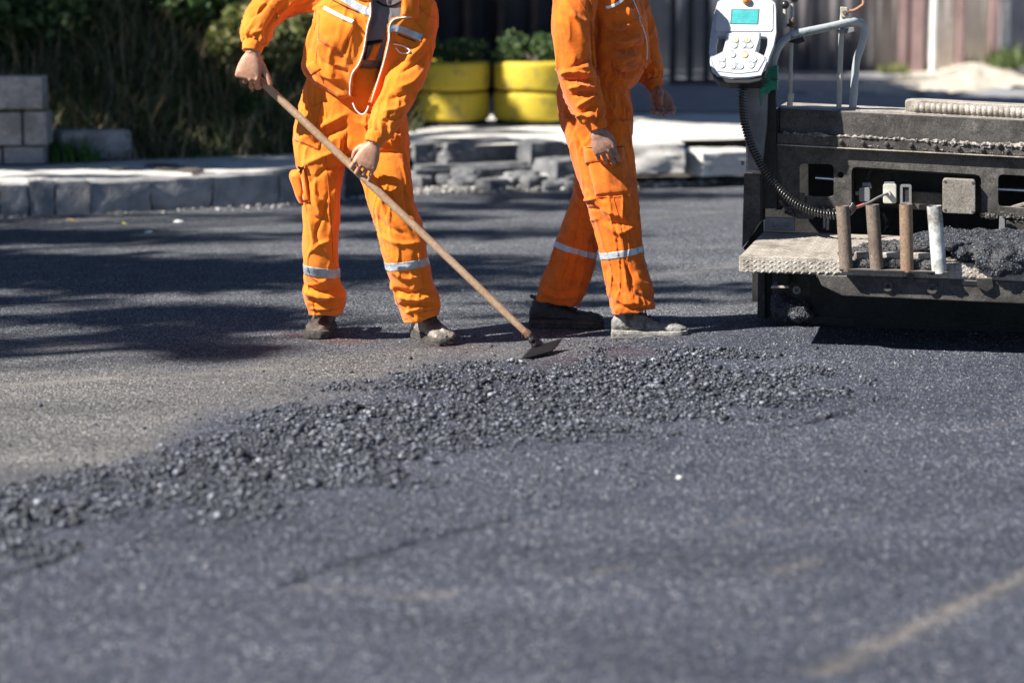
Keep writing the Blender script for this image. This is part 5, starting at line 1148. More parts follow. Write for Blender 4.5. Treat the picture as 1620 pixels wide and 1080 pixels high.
def ribbon(name, pts, w_, obj_bvh, mat, parent, off=.004, thick=.002, step=4):
    pts = np.array(pts, float); P_ = catmull(pts, 6) if len(pts) > 2 else pts; L = np.concatenate([[0], np.cumsum(np.linalg.norm(np.diff(P_, axis=0), axis=1))]); n = max(int(L[-1]/step), 3); V = []
    for s in np.linspace(0, L[-1], n):
        c = np.array([np.interp(s, L, P_[:, 0]), np.interp(s, L, P_[:, 1])]); c2 = np.array([np.interp(min(s+1, L[-1]), L, P_[:, 0]), np.interp(min(s+1, L[-1]), L, P_[:, 1])]); c1 = np.array([np.interp(max(s-1, 0), L, P_[:, 0]), np.interp(max(s-1, 0), L, P_[:, 1])])
        d = unit(c2-c1); nn = np.array([-d[1], d[0]])
        row = [hit(obj_bvh, *(c+nn*w_*k), off) for k in (-.5, 0, .5)]
        if any(r_ is None for r_ in row): continue
        V += row
    m = len(V)//3; F = [(3*i+k, 3*i+k+1, 3*i+k+4, 3*i+k+3) for i in range(m-1) for k in range(2)]
    o = link(name, fastmesh(name, V, F), mat, parent, False); s = o.modifiers.new('s', 'SOLIDIFY'); s.thickness = thick; return o
def band(name, garment, c0, c1, wid, mat, parent, off=.0022, xr=None, tilt=None):
    """reflective band: the garment's own surface between two planes, lifted off it. c0,c1 = left/right end points of the band's top edge (world)"""
    bm = bmesh.new(); bm.from_mesh(garment.data); A, B = Vector(c0), Vector(c1); ax = (B-A).normalized(); dn = ax.cross(Vector((0, 1, 0))).normalized()
    if dn.z > 0: dn = -dn
    mid = (A+B)/2; kill = [v_ for v_ in bm.verts if abs((v_.co-mid).dot(dn)-wid/2) > wid*2.2 or (xr and not xr[0] < v_.co.x < xr[1]) or abs(v_.co.y-mid.y) > .25 or (tilt and not tilt(v_.co))]
    bmesh.ops.delete(bm, geom=kill, context='VERTS')
    for c, sg in ((mid, -1), (mid+dn*wid, 1)):
        g = list(bm.verts)+list(bm.edges)+list(bm.faces); bmesh.ops.bisect_plane(bm, geom=g, plane_co=c, plane_no=dn*sg, clear_outer=True, dist=1e-6)
    bm.normal_update(); ns = [(v_, v_.normal.copy()) for v_ in bm.verts]
    for v_, q in ns: v_.co += q*off
    me = bpy.data.meshes.new(name); bm.to_mesh(me); bm.free(); o = link(name, me, mat, parent, True); s = o.modifiers.new('s', 'SOLIDIFY'); s.thickness = .002; s.offset = -1; return o
def boot(parent, heel, ang, L, msk, msole, lean=0, toe_up=0, lab=None, seed=0, hgt=1.0, shaft_to=None, lace=True):
    """heel = rear ground point, ang = heading in the ground plane"""
    heel = np.array(heel, float); d = np.array([math.cos(ang), math.sin(ang), 0]); sd_ = np.array([-d[1], d[0], 0]); up = UP
    def W(t, s, z): return heel+d*t*L+sd_*s+up*z*hgt
    ts = [0, .04, .12, .25, .4, .55, .7, .82, .92, .98, 1.0]; hw = [.020, .032, .038, .039, .038, .043, .050, .051, .044, .028, .014]
    v = VF(); rings = []
    for t, w_ in zip(ts, hw):
        hh = {0: .075, .04: .10, .12: .112, .25: .115, .4: .108, .55: .085, .7: .068, .82: .064, .92: .058, .98: .045, 1.0: .034}[t]; z0 = .022
        rings.append([W(t, w_*math.copysign(abs(math.cos(a))**.8, math.cos(a)), z0+(hh-z0)*(.5+.5*math.copysign(abs(math.sin(a))**.75, math.sin(a)))) for a in np.linspace(0, 2*PI, 24, endpoint=False)])
    v.add(*loft_rings(rings)); rings = []
    sh = shaft_to if shaft_to is not None else W(.20, 0, .20)
    c0 = W(.22, 0, .06); c1 = W(.20, 0, .115); 
    for c, a, b_ in ((c0, .058, .036), (c1, .052, .036), ((c1+sh)/2, .050, .040), (np.array(sh), .054, .045)): rings.append([c+d*a*math.cos(q)+sd_*b_*math.sin(q) for q in np.linspace(0, 2*PI, 20, endpoint=False)])
    v.add(*loft_rings(rings)); v.add(*tube_vf([W(.10, .030, .125), W(.02, 0, .135), W(.10, -.030, .125)], .008, 8, True))
    v.add(*tube_vf([W(.80, -.04, .05), W(.84, 0, .066), W(.80, .04, .05)], .006, 6, True))
    me = remesh(v, .004, 3); co = get_co(me); no = get_no(me); co += no*(.0030*fbm(co*26, 3, seed)+.0016*fbm(co*90, 2, seed+1)+.0022*np.clip(1-np.abs(vnoise(co*[60, 60, 34], seed+2))*4, 0, 1))[:, None]; set_co(me, co); up_ = link('boot', me, msk, parent)
    if lab: up_['label'] = lab
    rings = []
    prof = [(-1, .0), (-1.0, .012), (-1.03, .024), (-.99, .034)]
    out_t = np.linspace(0, 2*PI, 60, endpoint=False); V = []; F = []
    def outline(g):
        pts = []
        for q in np.linspace(0, 1, 30):
            tt = (1-math.cos(q*PI))/2; pts.append((tt, np.interp(tt, ts, hw)+g))
        return [(t*(1+g*3)-g*1.5, w_) for t, w_ in pts]+[(t*(1+g*3)-g*1.5, -w_) for t, w_ in pts[::-1]]
    lev = [(-.004, .0), (.004, .003), (.006, .016), (.004, .018), (.008, .020), (.007, .033), (.001, .037)]
    for k_, (g, z) in enumerate(lev):
        o_ = outline(g); rings.append([W(t, s, z+toe_up*max(0, t-.75)*.25-.0*k_)+(d*(t-.5)+sd_*s*8)*.022*(k_ <= 2)*(1 if (i % 4) < 2 else 0)*.35 for i, (t, s) in enumerate(o_)])
    V, F = loft_rings(rings); me = fastmesh('sole', V, F); so_ = link('sole', me, msole, up_, True, auto=40)
    if lace:
        B = bvh_of(up_)
        def surf(t, s):
            o_ = W(t, s, .3); h = B.ray_cast(Vector(o_), Vector((0, 0, -1)), .5); return np.array(h[0])+UP*.0015 if h[0] is not None else W(t, s, .1)
        for i, t in enumerate(np.linspace(.37, .60, 5)):
            pts = [surf(t, -.024), surf(t+.01, -.012)+UP*.001, surf(t+.02, 0)+UP*.002, surf(t+.03, .012)+UP*.001, surf(t+.035, .024)]; tube('lace', pts, .0029, MLACE, up_, 6, auto=None)
            pts = [surf(t+.035, -.024), surf(t+.02, 0)+UP*.003, surf(t, .024)]; tube('lace', pts, .0029, MLACE, up_, 6, auto=None)
        c = surf(.35, 0)+UP*.006
        for sg in (-1, 1): tube('lace_bow', catmull([c, c+sd_*sg*.02+UP*.012+d*.01, c+sd_*sg*.034-UP*.004+d*.014, c+sd_*sg*.016-UP*.002+d*.012, c], 4), .0022, MLACE, up_, 6, auto=None); tube('lace_end', catmull([c, c+sd_*sg*.014+d*.02, c+sd_*sg*.026+d*.036-UP*.022], 4), .002, MLACE, up_, 6, auto=None)
    return up_
def cuff_gather(cen, ax, seed, amp=.004, L=.05, nf=9):
    cen = np.array(cen); ax = unit(ax)
    def f(co, no):
        r = co-cen; t = r@ax; rad = r-t[:, None]*ax; a = np.arctan2(rad[:, 0], rad[:, 1]); m = np.exp(-((t+L*.4)/L)**2)*(np.linalg.norm(rad, axis=1) < .11)
        return amp*m*np.sin(a*nf+2*np.sin(t*60+seed))
    return f

# ------------------------------------------------------------------ worker raking
p1 = empty('person', (P(590, 540, 9.95)[0], 9.95, 0), 'worker in bright orange coveralls with open jacket raking with a long handled rake', 'person')
TOR1 = [(602, -70, 645, -70, 9.90, .06), (598, -42, 650, -42, 9.92, .065), (560, -34, 676, -33, 9.96, .09), (522, -20, 684, -16, 9.98, .115), (502, 10, 684, 12, 9.98, .13), (496, 30, 680, 36, 9.97, .135), (486, 60, 668, 66, 9.98, .135), (478, 90, 655, 98, 10.0, .138), (476, 108, 645, 124, 10.01, .138), (484, 122, 636, 152, 10.02, .135), (500, 136, 624, 172, 10.02, .125)]
SLL = [(545, -8, 10.0, 33), (505, -14, 10.02, 34), (465, -10, 10.03, 33), (438, 2, 10.0, 30), (419, 22, 9.95, 27), (407, 44, 9.90, 26), (403, 60, 9.87, 23), (401, 69, 9.855, 18)]
SLR = [(648, -6, 9.98, 32), (658, 14, 9.98, 33), (661, 42, 9.97, 31), (656, 75, 9.96, 30), (648, 105, 9.94, 29.5), (638, 132, 9.90, 28), (626, 158, 9.87, 26), (613, 184, 9.83, 25), (603, 203, 9.81, 22), (597, 213, 9.80, 17)]
v = VF(); v.add(*ring_loft(TOR1[1:], 1, 3, 32)); v.add(*pxtube(SLL)); v.add(*pxtube(SLR))
OPEN1 = [(588, -60), (589, 10), (588.5, 26), (584, 43), (578, 80), (570, 104), (559, 121), (556.5, 149), (564, 165), (573, 180), (582, 166), (593.5, 133), (605, 97), (613, 63), (613, 41), (619, 29), (634, 25), (640, -60)]
cut_Y = 9.86
ST1 = [([(500, 38), (515, 60), (540, 85)], 7, 5), ([(478, 95), (510, 118), (545, 128)], 6, 4), ([(484, 70), (505, 95), (540, 112), (552, 118)], 5, -3.5), ([(560, 15), (556, 60), (545, 110)], 5, 2.5), ([(520, 88), (548, 128), (560, 160)], 6, -3),
       ([(492, 118), (522, 140), (556, 168)], 6, 4), ([(505, 30), (492, 60), (482, 90)], 6, -3), ([(530, 60), (520, 100), (528, 130)], 6, 3),
       ([(430, -5), (415, 15), (392, 30)], 5, -4), ([(450, 10), (432, 30), (415, 55)], 4, -3.5), ([(470, 0), (445, 20), (432, 40)], 5, 3.5), ([(388, 45), (400, 52), (416, 48)], 4, 3), ([(384, 56), (396, 60), (404, 54)], 3, -3), ([(410, 58), (418, 66), (424, 72)], 3.5, 3), ([(500, -5), (480, 8), (460, 12)], 5, -4), ([(520, 5), (495, 15), (478, 18)], 4, 3),
       ([(668, 20), (650, 50), (632, 75)], 6, -3.5), ([(684, 50), (664, 76), (640, 98)], 6, 4), ([(682, 78), (660, 100), (628, 118)], 5, -4), ([(676, 100), (655, 128), (626, 140)], 5, 3.5), ([(660, 150), (640, 150), (615, 158)], 5, -3.5), ([(650, 160), (630, 172), (604, 176)], 4.5, 3.5), ([(640, 180), (622, 190), (600, 190)], 4, -3), ([(625, 196), (612, 188), (604, 175)], 3.5, 3), ([(616, 208), (612, 196), (616, 180)], 3, -3),
       ([(620, 118), (606, 150), (588, 178)], 5, 3), ([(586, -5), (585, 40), (574, 82), (562, 118)], 4, 3), ([(618, 45), (612, 80), (600, 120), (584, 160)], 4, 3.5)]
cg1 = cuff_gather(P(400, 72, 9.855), P(399, 82, 9.855)-P(404, 60, 9.865), 1); cg2 = cuff_gather(P(596, 216, 9.80), P(591, 226, 9.80)-P(600, 205, 9.81), 2)
jk = cloth('jacket', v, .0055, M_OR1, p1, 201, ST1, (.05, .12, .0055), 4, lambda c, n: cg1(c, n)+cg2(c, n), OPEN1, .0035)
BJ = bvh_of(jk)
def cuff(pts, r, mat, parent, seed):
    v = VF(); v.add(*tube_vf([P(x, y, Y) for x, y, Y in pts], np.array(r)*9.8/FP, 20)); me = remesh(v, .0035, 2); co = get_co(me); no = get_no(me); co += no*(.0012*vnoise(co*[160, 160, 60], seed))[:, None]; set_co(me, co); return link('cuff', me, mat, parent)
cuff([(402, 66, 9.86), (400, 73, 9.853), (398, 82, 9.845)], [16.5, 17, 15.5], M_OR1, jk, 3); cuff([(599, 209, 9.803), (595, 217, 9.797), (591, 227, 9.79)], [16.5, 17, 15.5], M_OR1, jk, 4)
# zip edges, tapes, pockets
def zipline(pts, nm='zip_edge', r=.0032): return line(nm, pts, BJ, M_ZIP, jk, r, .002, 3)
zipline([(584, -20), (586, 5), (586, 25), (581.5, 42), (575.5, 79), (567.5, 102), (556.5, 119), (553.5, 149), (560.5, 166)]); zipline([(652, 27), (634, 28.5), (622, 32), (616, 43), (615.5, 64), (607.5, 98), (596, 134), (584.5, 168), (577, 182)])
tube('zip_tail', catmull([P(558, 163, 9.855), P(563, 174, 9.85), P(572, 181.5, 9.85), (P(579, 177, 9.855)), P(583, 168, 9.86)], 4), .003, M_ZIP, jk, 6)
ribbon('reflective_tape', [(536, -8), (556, 5), (572, 14), (585, 20)], 11.5, BJ, M_TAPE, jk, .004); line('piping', [(520, -3), (545, 10), (567, 20)], BJ, M_DSEAM, jk, .0026, .003)
ribbon('pocket_zip', [(512, 12), (535, 24), (559, 35)], 5.5, BJ, M_ZIP, jk, .006, .003); ball('zip_pull', hit(BJ, 558, 35, .008), .005, M_ZM, jk)
pk = patch('chest_pocket', [(503, 17), (560, 42), (541, 88), (502, 63)], BJ, M_OR1, jk, .005, 16, 12, .005, .004)
for pts in ([(505, 20), (504, 62)], [(504, 64), (540, 87)], [(541, 86), (559, 44)]): line('seam', pts, bvh_of(pk), M_SEAM, jk, .0011, .001)
ribbon('reflective_tape', [(617, 46), (628, 45), (645, 51), (667, 60)], 10.5, BJ, M_TAPE, jk, .004); line('piping', [(626, 53), (640, 59), (657, 66)], BJ, M_DSEAM, jk, .0026, .003)
zz_ = [hit(BJ, *q, .008) for q in [(622, 70), (634, 72), (646, 78), (648, 83), (640, 85), (632, 83), (626, 76)]]
if all(q is not None for q in zz_): tube('pocket_zip', catmull(zz_, 4), .0028, M_ZIP, jk, 6); ball('zip_pull', zz_[3], .005, M_ZM, jk)
for pts in ([(527, 0), (560, 22)], [(479, 108), (500, 128), (530, 148), (555, 170)], [(503, 70), (500, 100), (512, 132)], [(640, 0), (655, 30), (672, 50)], [(690, 30), (672, 20), (655, 0)], [(498, 10), (500, 30), (497, 48)]): line('seam', pts, BJ, M_SEAM, jk, .0013, .0008)
patch('waist_tab', [(481, 104), (497, 96), (508, 110), (492, 121)], BJ, M_OR1, jk, .005, 8, 6, .004, .001)
# collar flap
patch('collar', [(634, -16), (664, -14), (662, 31), (636, 24)], BJ, M_OR1, jk, .010, 10, 10, .006, .006); patch('collar', [(560, -20), (588, -18), (588, 4), (566, 0)], BJ, M_OR1, jk, .010, 8, 8, .006, .004)
# shirt and bib underneath
sh = [(a, b_, c, d, Y+.01, r-.02) for a, b_, c, d, Y, r in TOR1[1:8]]
v = VF(); v.add(*ring_loft(sh, .93, 3, 28)); shirt = cloth('tshirt', v, .008, M_TSH, p1, 231, [([(600, 5), (598, 30), (590, 50)], 4, 2), ([(622, 0), (610, 20), (604, 55)], 4, -2)], (.06, .12, .004)); BS = bvh_of(shirt)
line('neck_rib', [(596, 2), (608, 9), (622, 9), (636, 2)], BS, M_BLKC, shirt, .0045, .002); patch('dark_shirt_hem', [(580, 66), (606, 62), (604, 69), (576, 74)], BS, M_BLKC, shirt, .004, 6, 3); patch('dark_lining', [(572, 74), (582, 72), (578, 100), (564, 104)], BS, M_BLKC, shirt, .004, 6, 5)
# trousers
LEGA1 = [(464, 200, 562, 218, 10.05, .118), (463, 225, 556, 242, 10.03, .11), (468, 255, 547, 264, 10.01, .10), (476, 285, 541, 290, 10.0, .09), (478, 320, 537, 320, 9.99, .085), (479, 360, 536, 360, 10.0, .08), (479, 392, 535, 392, 10.02, .078), (480, 420, 535, 424, 10.03, .075), (482, 449, 540, 449, 10.08, .078), (480, 470, 549, 468, 10.1, .083), (486, 486, 544, 484, 10.12, .078), (489, 497, 541, 494, 10.12, .074)]
LEGB1 = [(552, 200, 646, 212, 10.04, .118), (553, 238, 648, 240, 10.02, .108), (562, 265, 648, 262, 9.98, .10), (574, 292, 651, 290, 9.95, .095), (582, 320, 656, 322, 9.93, .09), (592, 350, 666, 350, 9.92, .088), (600, 380, 673, 380, 9.92, .085), (608, 411, 677, 408, 9.92, .083), (618, 449, 685, 447, 9.95, .082), (625, 474, 696, 472, 9.97, .085), (635, 494, 695, 488, 9.98, .078), (641, 511, 694, 497, 9.98, .073)]
HIP1 = [(494, 96, 640, 112, 10.03, .112), (488, 118, 640, 135, 10.04, .12), (480, 145, 640, 158, 10.05, .128), (472, 172, 643, 186, 10.05, .132), (465, 198, 646, 210, 10.05, .132), (464, 220, 648, 232, 10.04, .125), (478, 236, 640, 244, 10.04, .10)]
v = VF(); v.add(*ring_loft(HIP1, 1, 3, 32)); v.add(*ring_loft(LEGA1)); v.add(*ring_loft(LEGB1))
ST2 = [([(552, 178), (510, 200), (470, 222)], 6, 5), ([(550, 200), (520, 212), (486, 232)], 6, -5), ([(560, 190), (600, 205), (640, 200)], 6, 4), ([(556, 170), (590, 178), (620, 175)], 5, -4), ([(549, 210), (546, 236), (542, 256)], 4, -5), ([(552, 240), (585, 228), (620, 225)], 5, 4), ([(555, 250), (590, 242), (640, 240)], 5, -4), ([(545, 235), (510, 248), (478, 262)], 6, 4.5), ([(545, 262), (515, 268), (490, 290)], 6, -4),
       ([(500, 270), (498, 310), (510, 350)], 5, 3.5), ([(520, 300), (512, 340), (500, 370), (510, 395)], 4, -4), ([(530, 290), (528, 330), (520, 380)], 4, 3), ([(485, 330), (498, 345), (515, 345)], 4, -3), ([(490, 400), (508, 385), (530, 380)], 4, 3), ([(485, 300), (484, 340), (490, 380)], 4, -2.5),
       ([(482, 448), (505, 460), (545, 458)], 4, -5), ([(481, 462), (510, 470), (546, 470)], 4, 5), ([(486, 476), (512, 480), (544, 474)], 3.5, -5), ([(484, 452), (500, 448), (530, 440)], 4, 4), ([(490, 488), (515, 488), (538, 484)], 3, 3.5), ([(500, 470), (496, 482), (500, 494)], 3, -3), ([(520, 474), (524, 486), (520, 496)], 3, -3),
       ([(600, 300), (610, 340), (640, 380)], 6, 4), ([(640, 290), (644, 330), (655, 370)], 5, -4), ([(592, 340), (615, 360), (648, 372)], 5, -3.5), ([(600, 372), (630, 385), (668, 384)], 5, 3.5), ([(620, 300), (630, 330), (652, 350)], 5, 3), ([(656, 400), (668, 430), (672, 455)], 4, -4), ([(612, 425), (640, 440), (668, 436)], 4, 3),
       ([(622, 456), (648, 464), (684, 452)], 4, -5), ([(626, 468), (655, 474), (692, 466)], 4, 5), ([(630, 482), (660, 482), (694, 478)], 3.5, -4.5), ([(640, 496), (660, 488), (690, 486)], 3, 4), ([(672, 470), (676, 482), (672, 496)], 3, -3), ([(655, 478), (650, 492), (655, 505)], 3, -3)]
def ankles1(c, n):
    z = c[:, 2]; m = np.exp(-((z-.20)/.09)**2); return m*.0028*np.sin(z*95+3*vnoise(c*[9, 9, 3], 5)+c[:, 0]*20)
tr = cloth('trousers', v, .0052, M_OR1, p1, 211, ST2, (.04, .30, .0055), 3, ankles1); BT = bvh_of(tr)
patch('bib', [(564, 104), (610, 104), (604, 178), (560, 178)], BS, M_OR1, tr, .010, 10, 14, .005) if False else None
# bib of the dungarees: sits over the shirt, under the jacket
bb = patch('bib', [(560, 105), (612, 103), (604, 150), (556, 150)], BS, M_OR1, tr, .010, 10, 10, .004); BB = bvh_of(bb)
line('bib_piping', [(562, 121), (586, 123)], BB, M_DSEAM, bb, .003, .002); line('bib_zip', [(562, 133), (584, 135)], BB, M_ZIP, bb, .002, .002)
patch('bib_strap', [(590, 70), (604, 68), (592, 104), (576, 104)], BS, M_OR1, tr, .011, 5, 8, .004)
xa = P(480, 417, 10.03); xb = P(535, 424, 10.03); band('reflective_band', tr, xa, xb, 15.5*10.02/FP, M_TAPE, tr, xr=(-1, P(560, 420, 10)[0]))
xa = P(609, 415, 9.92); xb = P(678, 406, 9.92); band('reflective_band', tr, xa, xb, 12.5*9.95/FP, M_TAPE, tr, xr=(P(590, 420, 10)[0], 1))
cp_ = patch('cargo_pocket', [(459, 274), (482, 262), (490, 322), (470, 318)], BT, M_OR1, tr, .020, 8, 10, .012, .012)
v = VF(); v.add(*ring_loft([(459, 272, 480, 268, 10.0, .05), (457, 278, 484, 274, 10.0, .06), (463, 296, 487, 294, 10.0, .06), (468, 312, 488, 312, 10.0, .055), (473, 321, 487, 322, 10.0, .045)])); cloth('pocket_bag', v, .005, M_OR1, tr, 251, (), (.04, .08, .004))
patch('side_pocket', [(466, 196), (508, 206), (506, 238), (462, 221)], BT, M_OR1, tr, .006, 10, 8, .004, .003)
for pts in ([(474, 176), (495, 168), (515, 160)], [(548, 206), (545, 234)], [(545, 233), (543, 245)], [(510, 150), (506, 175), (500, 200)], [(463, 222), (484, 230), (505, 239)], [(515, 245), (520, 300), (525, 360), (527, 415)], [(655, 300), (668, 350), (677, 400)], [(490, 489), (515, 492), (537, 487)], [(640, 505), (665, 495), (692, 488)], [(552, 172), (600, 182)]): line('seam', pts, BT, M_SEAM, tr, .0012, .0008)
# boots
h0 = G(497, 515, 0); bo = boot(p1, (P(517, 500, 10.3)[0], 10.36, 0), math.radians(-96), .285, MB1D, MSOLE1, seed=3, lab='dark brown dusty work boot pointing at the camera', shaft_to=P(514, 478, 10.12), hgt=1.0)
bo = boot(p1, (P(659, 520, 10.1)[0], 10.15, 0), math.radians(-63), .30, MB1, MSOLE1, seed=5, lab='dusty grey brown work boot turned outward', shaft_to=P(667, 482, 9.99))
# body: one continuous mesh
v = VF(); v.add(*ring_loft(TOR1, .52, 2, 24)); v.add(*ring_loft(HIP1, .75, 2, 24)); v.add(*ring_loft(LEGA1[:-3], .42, 2, 18)); v.add(*ring_loft(LEGB1[:-3], .42, 2, 18))
v.add(*pxtube(SLL, .62)); v.add(*pxtube(SLR, .62))
for (x, y, Y, a) in ((516, 500, 10.30, -96), (668, 500, 10.10, -63)):
    c = P(x, y, Y); d = np.array([math.cos(math.radians(a)), math.sin(math.radians(a)), 0]); v.add(*tube_vf([P(x-3, 455, Y-.1), c+UP*.15, c*[1, 1, 0]+UP*.08, c*[1, 1, 0]+d*.05+UP*.055, c*[1, 1, 0]+d*.10+UP*.05], [.03, .022, .02, .018, .012], 12, True))
# rake handle line
HT = P(407, 123, 9.872); HB = P(833, 527, 9.74); HD = unit(HB-HT)
def hpt(px):  # point on the handle axis under pixel column px
    t = np.linspace(0, 1, 400); pts = HT+(HB-HT)*t[:, None]; x, _ = proj(pts); return pts[np.argmin(abs(x-px))]
wr = P(399.5, 86, 9.838); v.add(*tube_vf([P(402, 60, 9.868), P(400, 75, 9.85), wr], [.030, .0275, .0265], 16)); f = unit(P(392, 122, 9.835)-wr)
hand(v, wr, f, (-.10, -1, .12), (1, 0, .2), (1.15, 1.25, .7), [(.012, .018, -.010), (.040, .044, -.012), (.066, .066, -.012), (.092, .084, -.010)], 1.12, fcurl=[(.55, 1.25, .6), (.8, 1.3, .8), (.95, 1.35, .8), (1.05, 1.4, .8)])
wr2 = P(591, 230, 9.785); v.add(*tube_vf([P(600, 205, 9.808), P(594, 220, 9.795), wr2], [.030, .0275, .0265], 16)); f2 = unit(P(574, 266, 9.782)-wr2)
hand(v, wr2, f2, (.18, -1, .30), (-1, .1, .6), (1.0, 1.2, .7), [(.012, .016, -.010), (.030, .040, -.020), (.052, .052, -.026), (.078, .050, -.034)], 1.06, fcurl=[(.65, 1.25, .8), (.6, 1.25, .8), (.5, 1.15, .7), (.20, .35, .25)])
L_ = head_vf(v, P(622, -118, 9.86), (.25, -1, -.45))
me = remesh(v, .0031, 2); body = link('body', me, M_SK1, p1)
for sg in (-1, 1): ball('eye', L_(sg*.031, .080, .004), .0115, M_EYE, body)
v = VF(); rings = []
for z, rx, ry, oy in [(-.03, .072, .060, -.05), (.01, .079, .075, -.032), (.05, .081, .098, -.012), (.09, .073, .093, -.01), (.118, .050, .062, -.01), (.13, .012, .015, -.01)]: rings.append([L_(rx*math.cos(a), oy+ry*math.sin(a), z) for a in np.linspace(0, 2*PI, 28, endpoint=False)])
v.add(*loft_rings(rings)); me = remesh(v, .006, 2); co = get_co(me); co += get_no(me)*(.004*fbm(co*60, 3, 5))[:, None]; set_co(me, co); link('hair', me, M_HAIR, body)

# ------------------------------------------------------------------ rake
rk = empty('asphalt_rake', (HB[0], HB[1], 0), 'long wooden handled asphalt rake with small dark steel blade held by the worker', 'rake')
m, nt, b = nodes('worn_wood'); tc = nt.nodes.new('ShaderNodeTexCoord'); 
fz = noise_out(nt, 60, 6, .7); c = ramp(nt, fz, [(.3, (.30, .19, .11)), (.55, (.42, .29, .185)), (.75, (.52, .38, .26))]); c = mixc(nt, ramp(nt, noise_out(nt, 9, 5, .7), [(.5, (0, 0, 0)), (.7, (.7, .7, .7))]), c, (.27, .15, .08)); nt.links.new(c, b.inputs['Base Color']); b.inputs['Roughness'].default_value = .5; bump(nt, b, fz, .0015); M_WOOD = m
t = np.linspace(0, 1, 60); pts = HT+(HB-HT)*t[:, None]+np.array([0, 0, 1])*(.004*np.sin(t*PI))[:, None]
tube('handle', pts, np.interp(t, [0, .03, .9, 1], [.0145, .0160, .0155, .0135]), M_WOOD, rk, 18)
MRR = steel('rusty_ferrule', (.10, .05, .03), (.26, .13, .07), (.04, .03, .025), .6, .1, .7, .002); MBL = steel('tarred_steel', (.006, .006, .006), (.016, .016, .017), (.05, .05, .05), .62, .0, .5, .001)
fe = tube('ferrule', [HB-HD*.012, HB+HD*.004, HB+HD*.012], [.017, .0185, .0185], MRR, rk, 16); 
B1 = P(846, 545, 9.72); nk = VF(); nk.add(*tube_vf(catmull([HB+HD*.002, (HB+B1)/2+np.array([.002, 0, .004]), B1+np.array([0, 0, -.002])], 4), np.linspace(.013, .014, 9), 12, True))
for q in range(9): 
    c = HB+(B1-HB)*random.random()+RNG.normal(0, .007, 3); nk.add(*tube_vf([c, c+RNG.normal(0, .006, 3)+.001], .0075, 8, True))
me = remesh(nk, .003, 1); co = get_co(me); co += get_no(me)*(.003*fbm(co*90, 2, 9))[:, None]; set_co(me, co); link('neck', me, MBL, rk)
# blade: corner pixels (821,569) near left, (888,537) far right top ...
bl = [G(822, 571, .004), G(860, 566, .010)*0+P(868, 560, 9.62), P(889, 537, 9.84), P(846, 545, 9.76)]
Q0 = G(821, 570, .006); Q1 = P(872, 556, 9.66); Q2 = P(889, 536.5, 9.80); Q3 = P(842, 548, 9.73)
bn = unit(np.cross(Q1-Q0, Q3-Q0)); bn = bn if bn[2] > 0 else -bn
V = []; nb = 10
for j in range(nb+1):
    for i in range(nb+1):
        u, w_ = i/nb, j/nb; V.append((Q0*(1-u)+Q1*u)*(1-w_)+(Q3*(1-u)+Q2*u)*w_-bn*.006*math.sin(PI*w_)*.6)
F = [(j*(nb+1)+i, j*(nb+1)+i+1, (j+1)*(nb+1)+i+1, (j+1)*(nb+1)+i) for j in range(nb) for i in range(nb)]
o = link('blade', fastmesh('blade', V, F), MBL, rk, True); s = o.modifiers.new('s', 'SOLIDIFY'); s.thickness = .0045; s.offset = 0

# ------------------------------------------------------------------ walking worker
p2 = empty('person', (P(960, 520, 10.2)[0], 10.2, 0), 'worker in worn dirty orange coveralls walking right towards the machine', 'person')
TOR2 = [(905, -62, 965, -62, 10.25, .065), (900, -44, 975, -44, 10.25, .10), (888, -34, 995, -32, 10.25, .175), (884, -10, 1012, -8, 10.25, .20), (884, 15, 1019, 15, 10.25, .20), (884, 45, 1023, 45, 10.25, .185), (884, 75, 1026, 75, 10.25, .175), (886, 100, 1023, 100, 10.25, .17), (890, 120, 1015, 120, 10.25, .16), (902, 133, 1003, 136, 10.25, .15), (918, 140, 988, 144, 10.25, .13)]
SN2 = [(918, -24, 10.10, 34), (909, 5, 10.03, 34), (907, 35, 10.0, 32.5), (908, 70, 10.0, 32), (910, 98, 10.0, 32), (915, 125, 10.0, 31), (922, 148, 10.0, 29), (931, 170, 9.99, 26), (938, 184, 9.98, 22), (941, 190, 9.98, 18)]
SF2 = [(985, -10, 10.42, 30), (1002, 25, 10.45, 28), (1014, 60, 10.45, 26), (1020, 85, 10.43, 25), (1026, 103, 10.42, 22), (1030, 118, 10.41, 20), (1033, 128, 10.4, 16)]
v = VF(); v.add(*ring_loft(TOR2[1:], 1, 3, 32)); v.add(*pxtube(SN2)); v.add(*pxtube(SF2))
cg3 = cuff_gather(P(941, 193, 9.98), P(945, 204, 9.98)-P(936, 180, 9.98), 3, .005, .045, 8); cg4 = cuff_gather(P(1033, 128, 10.4), P(1036, 138, 10.4)-P(1028, 115, 10.4), 4)
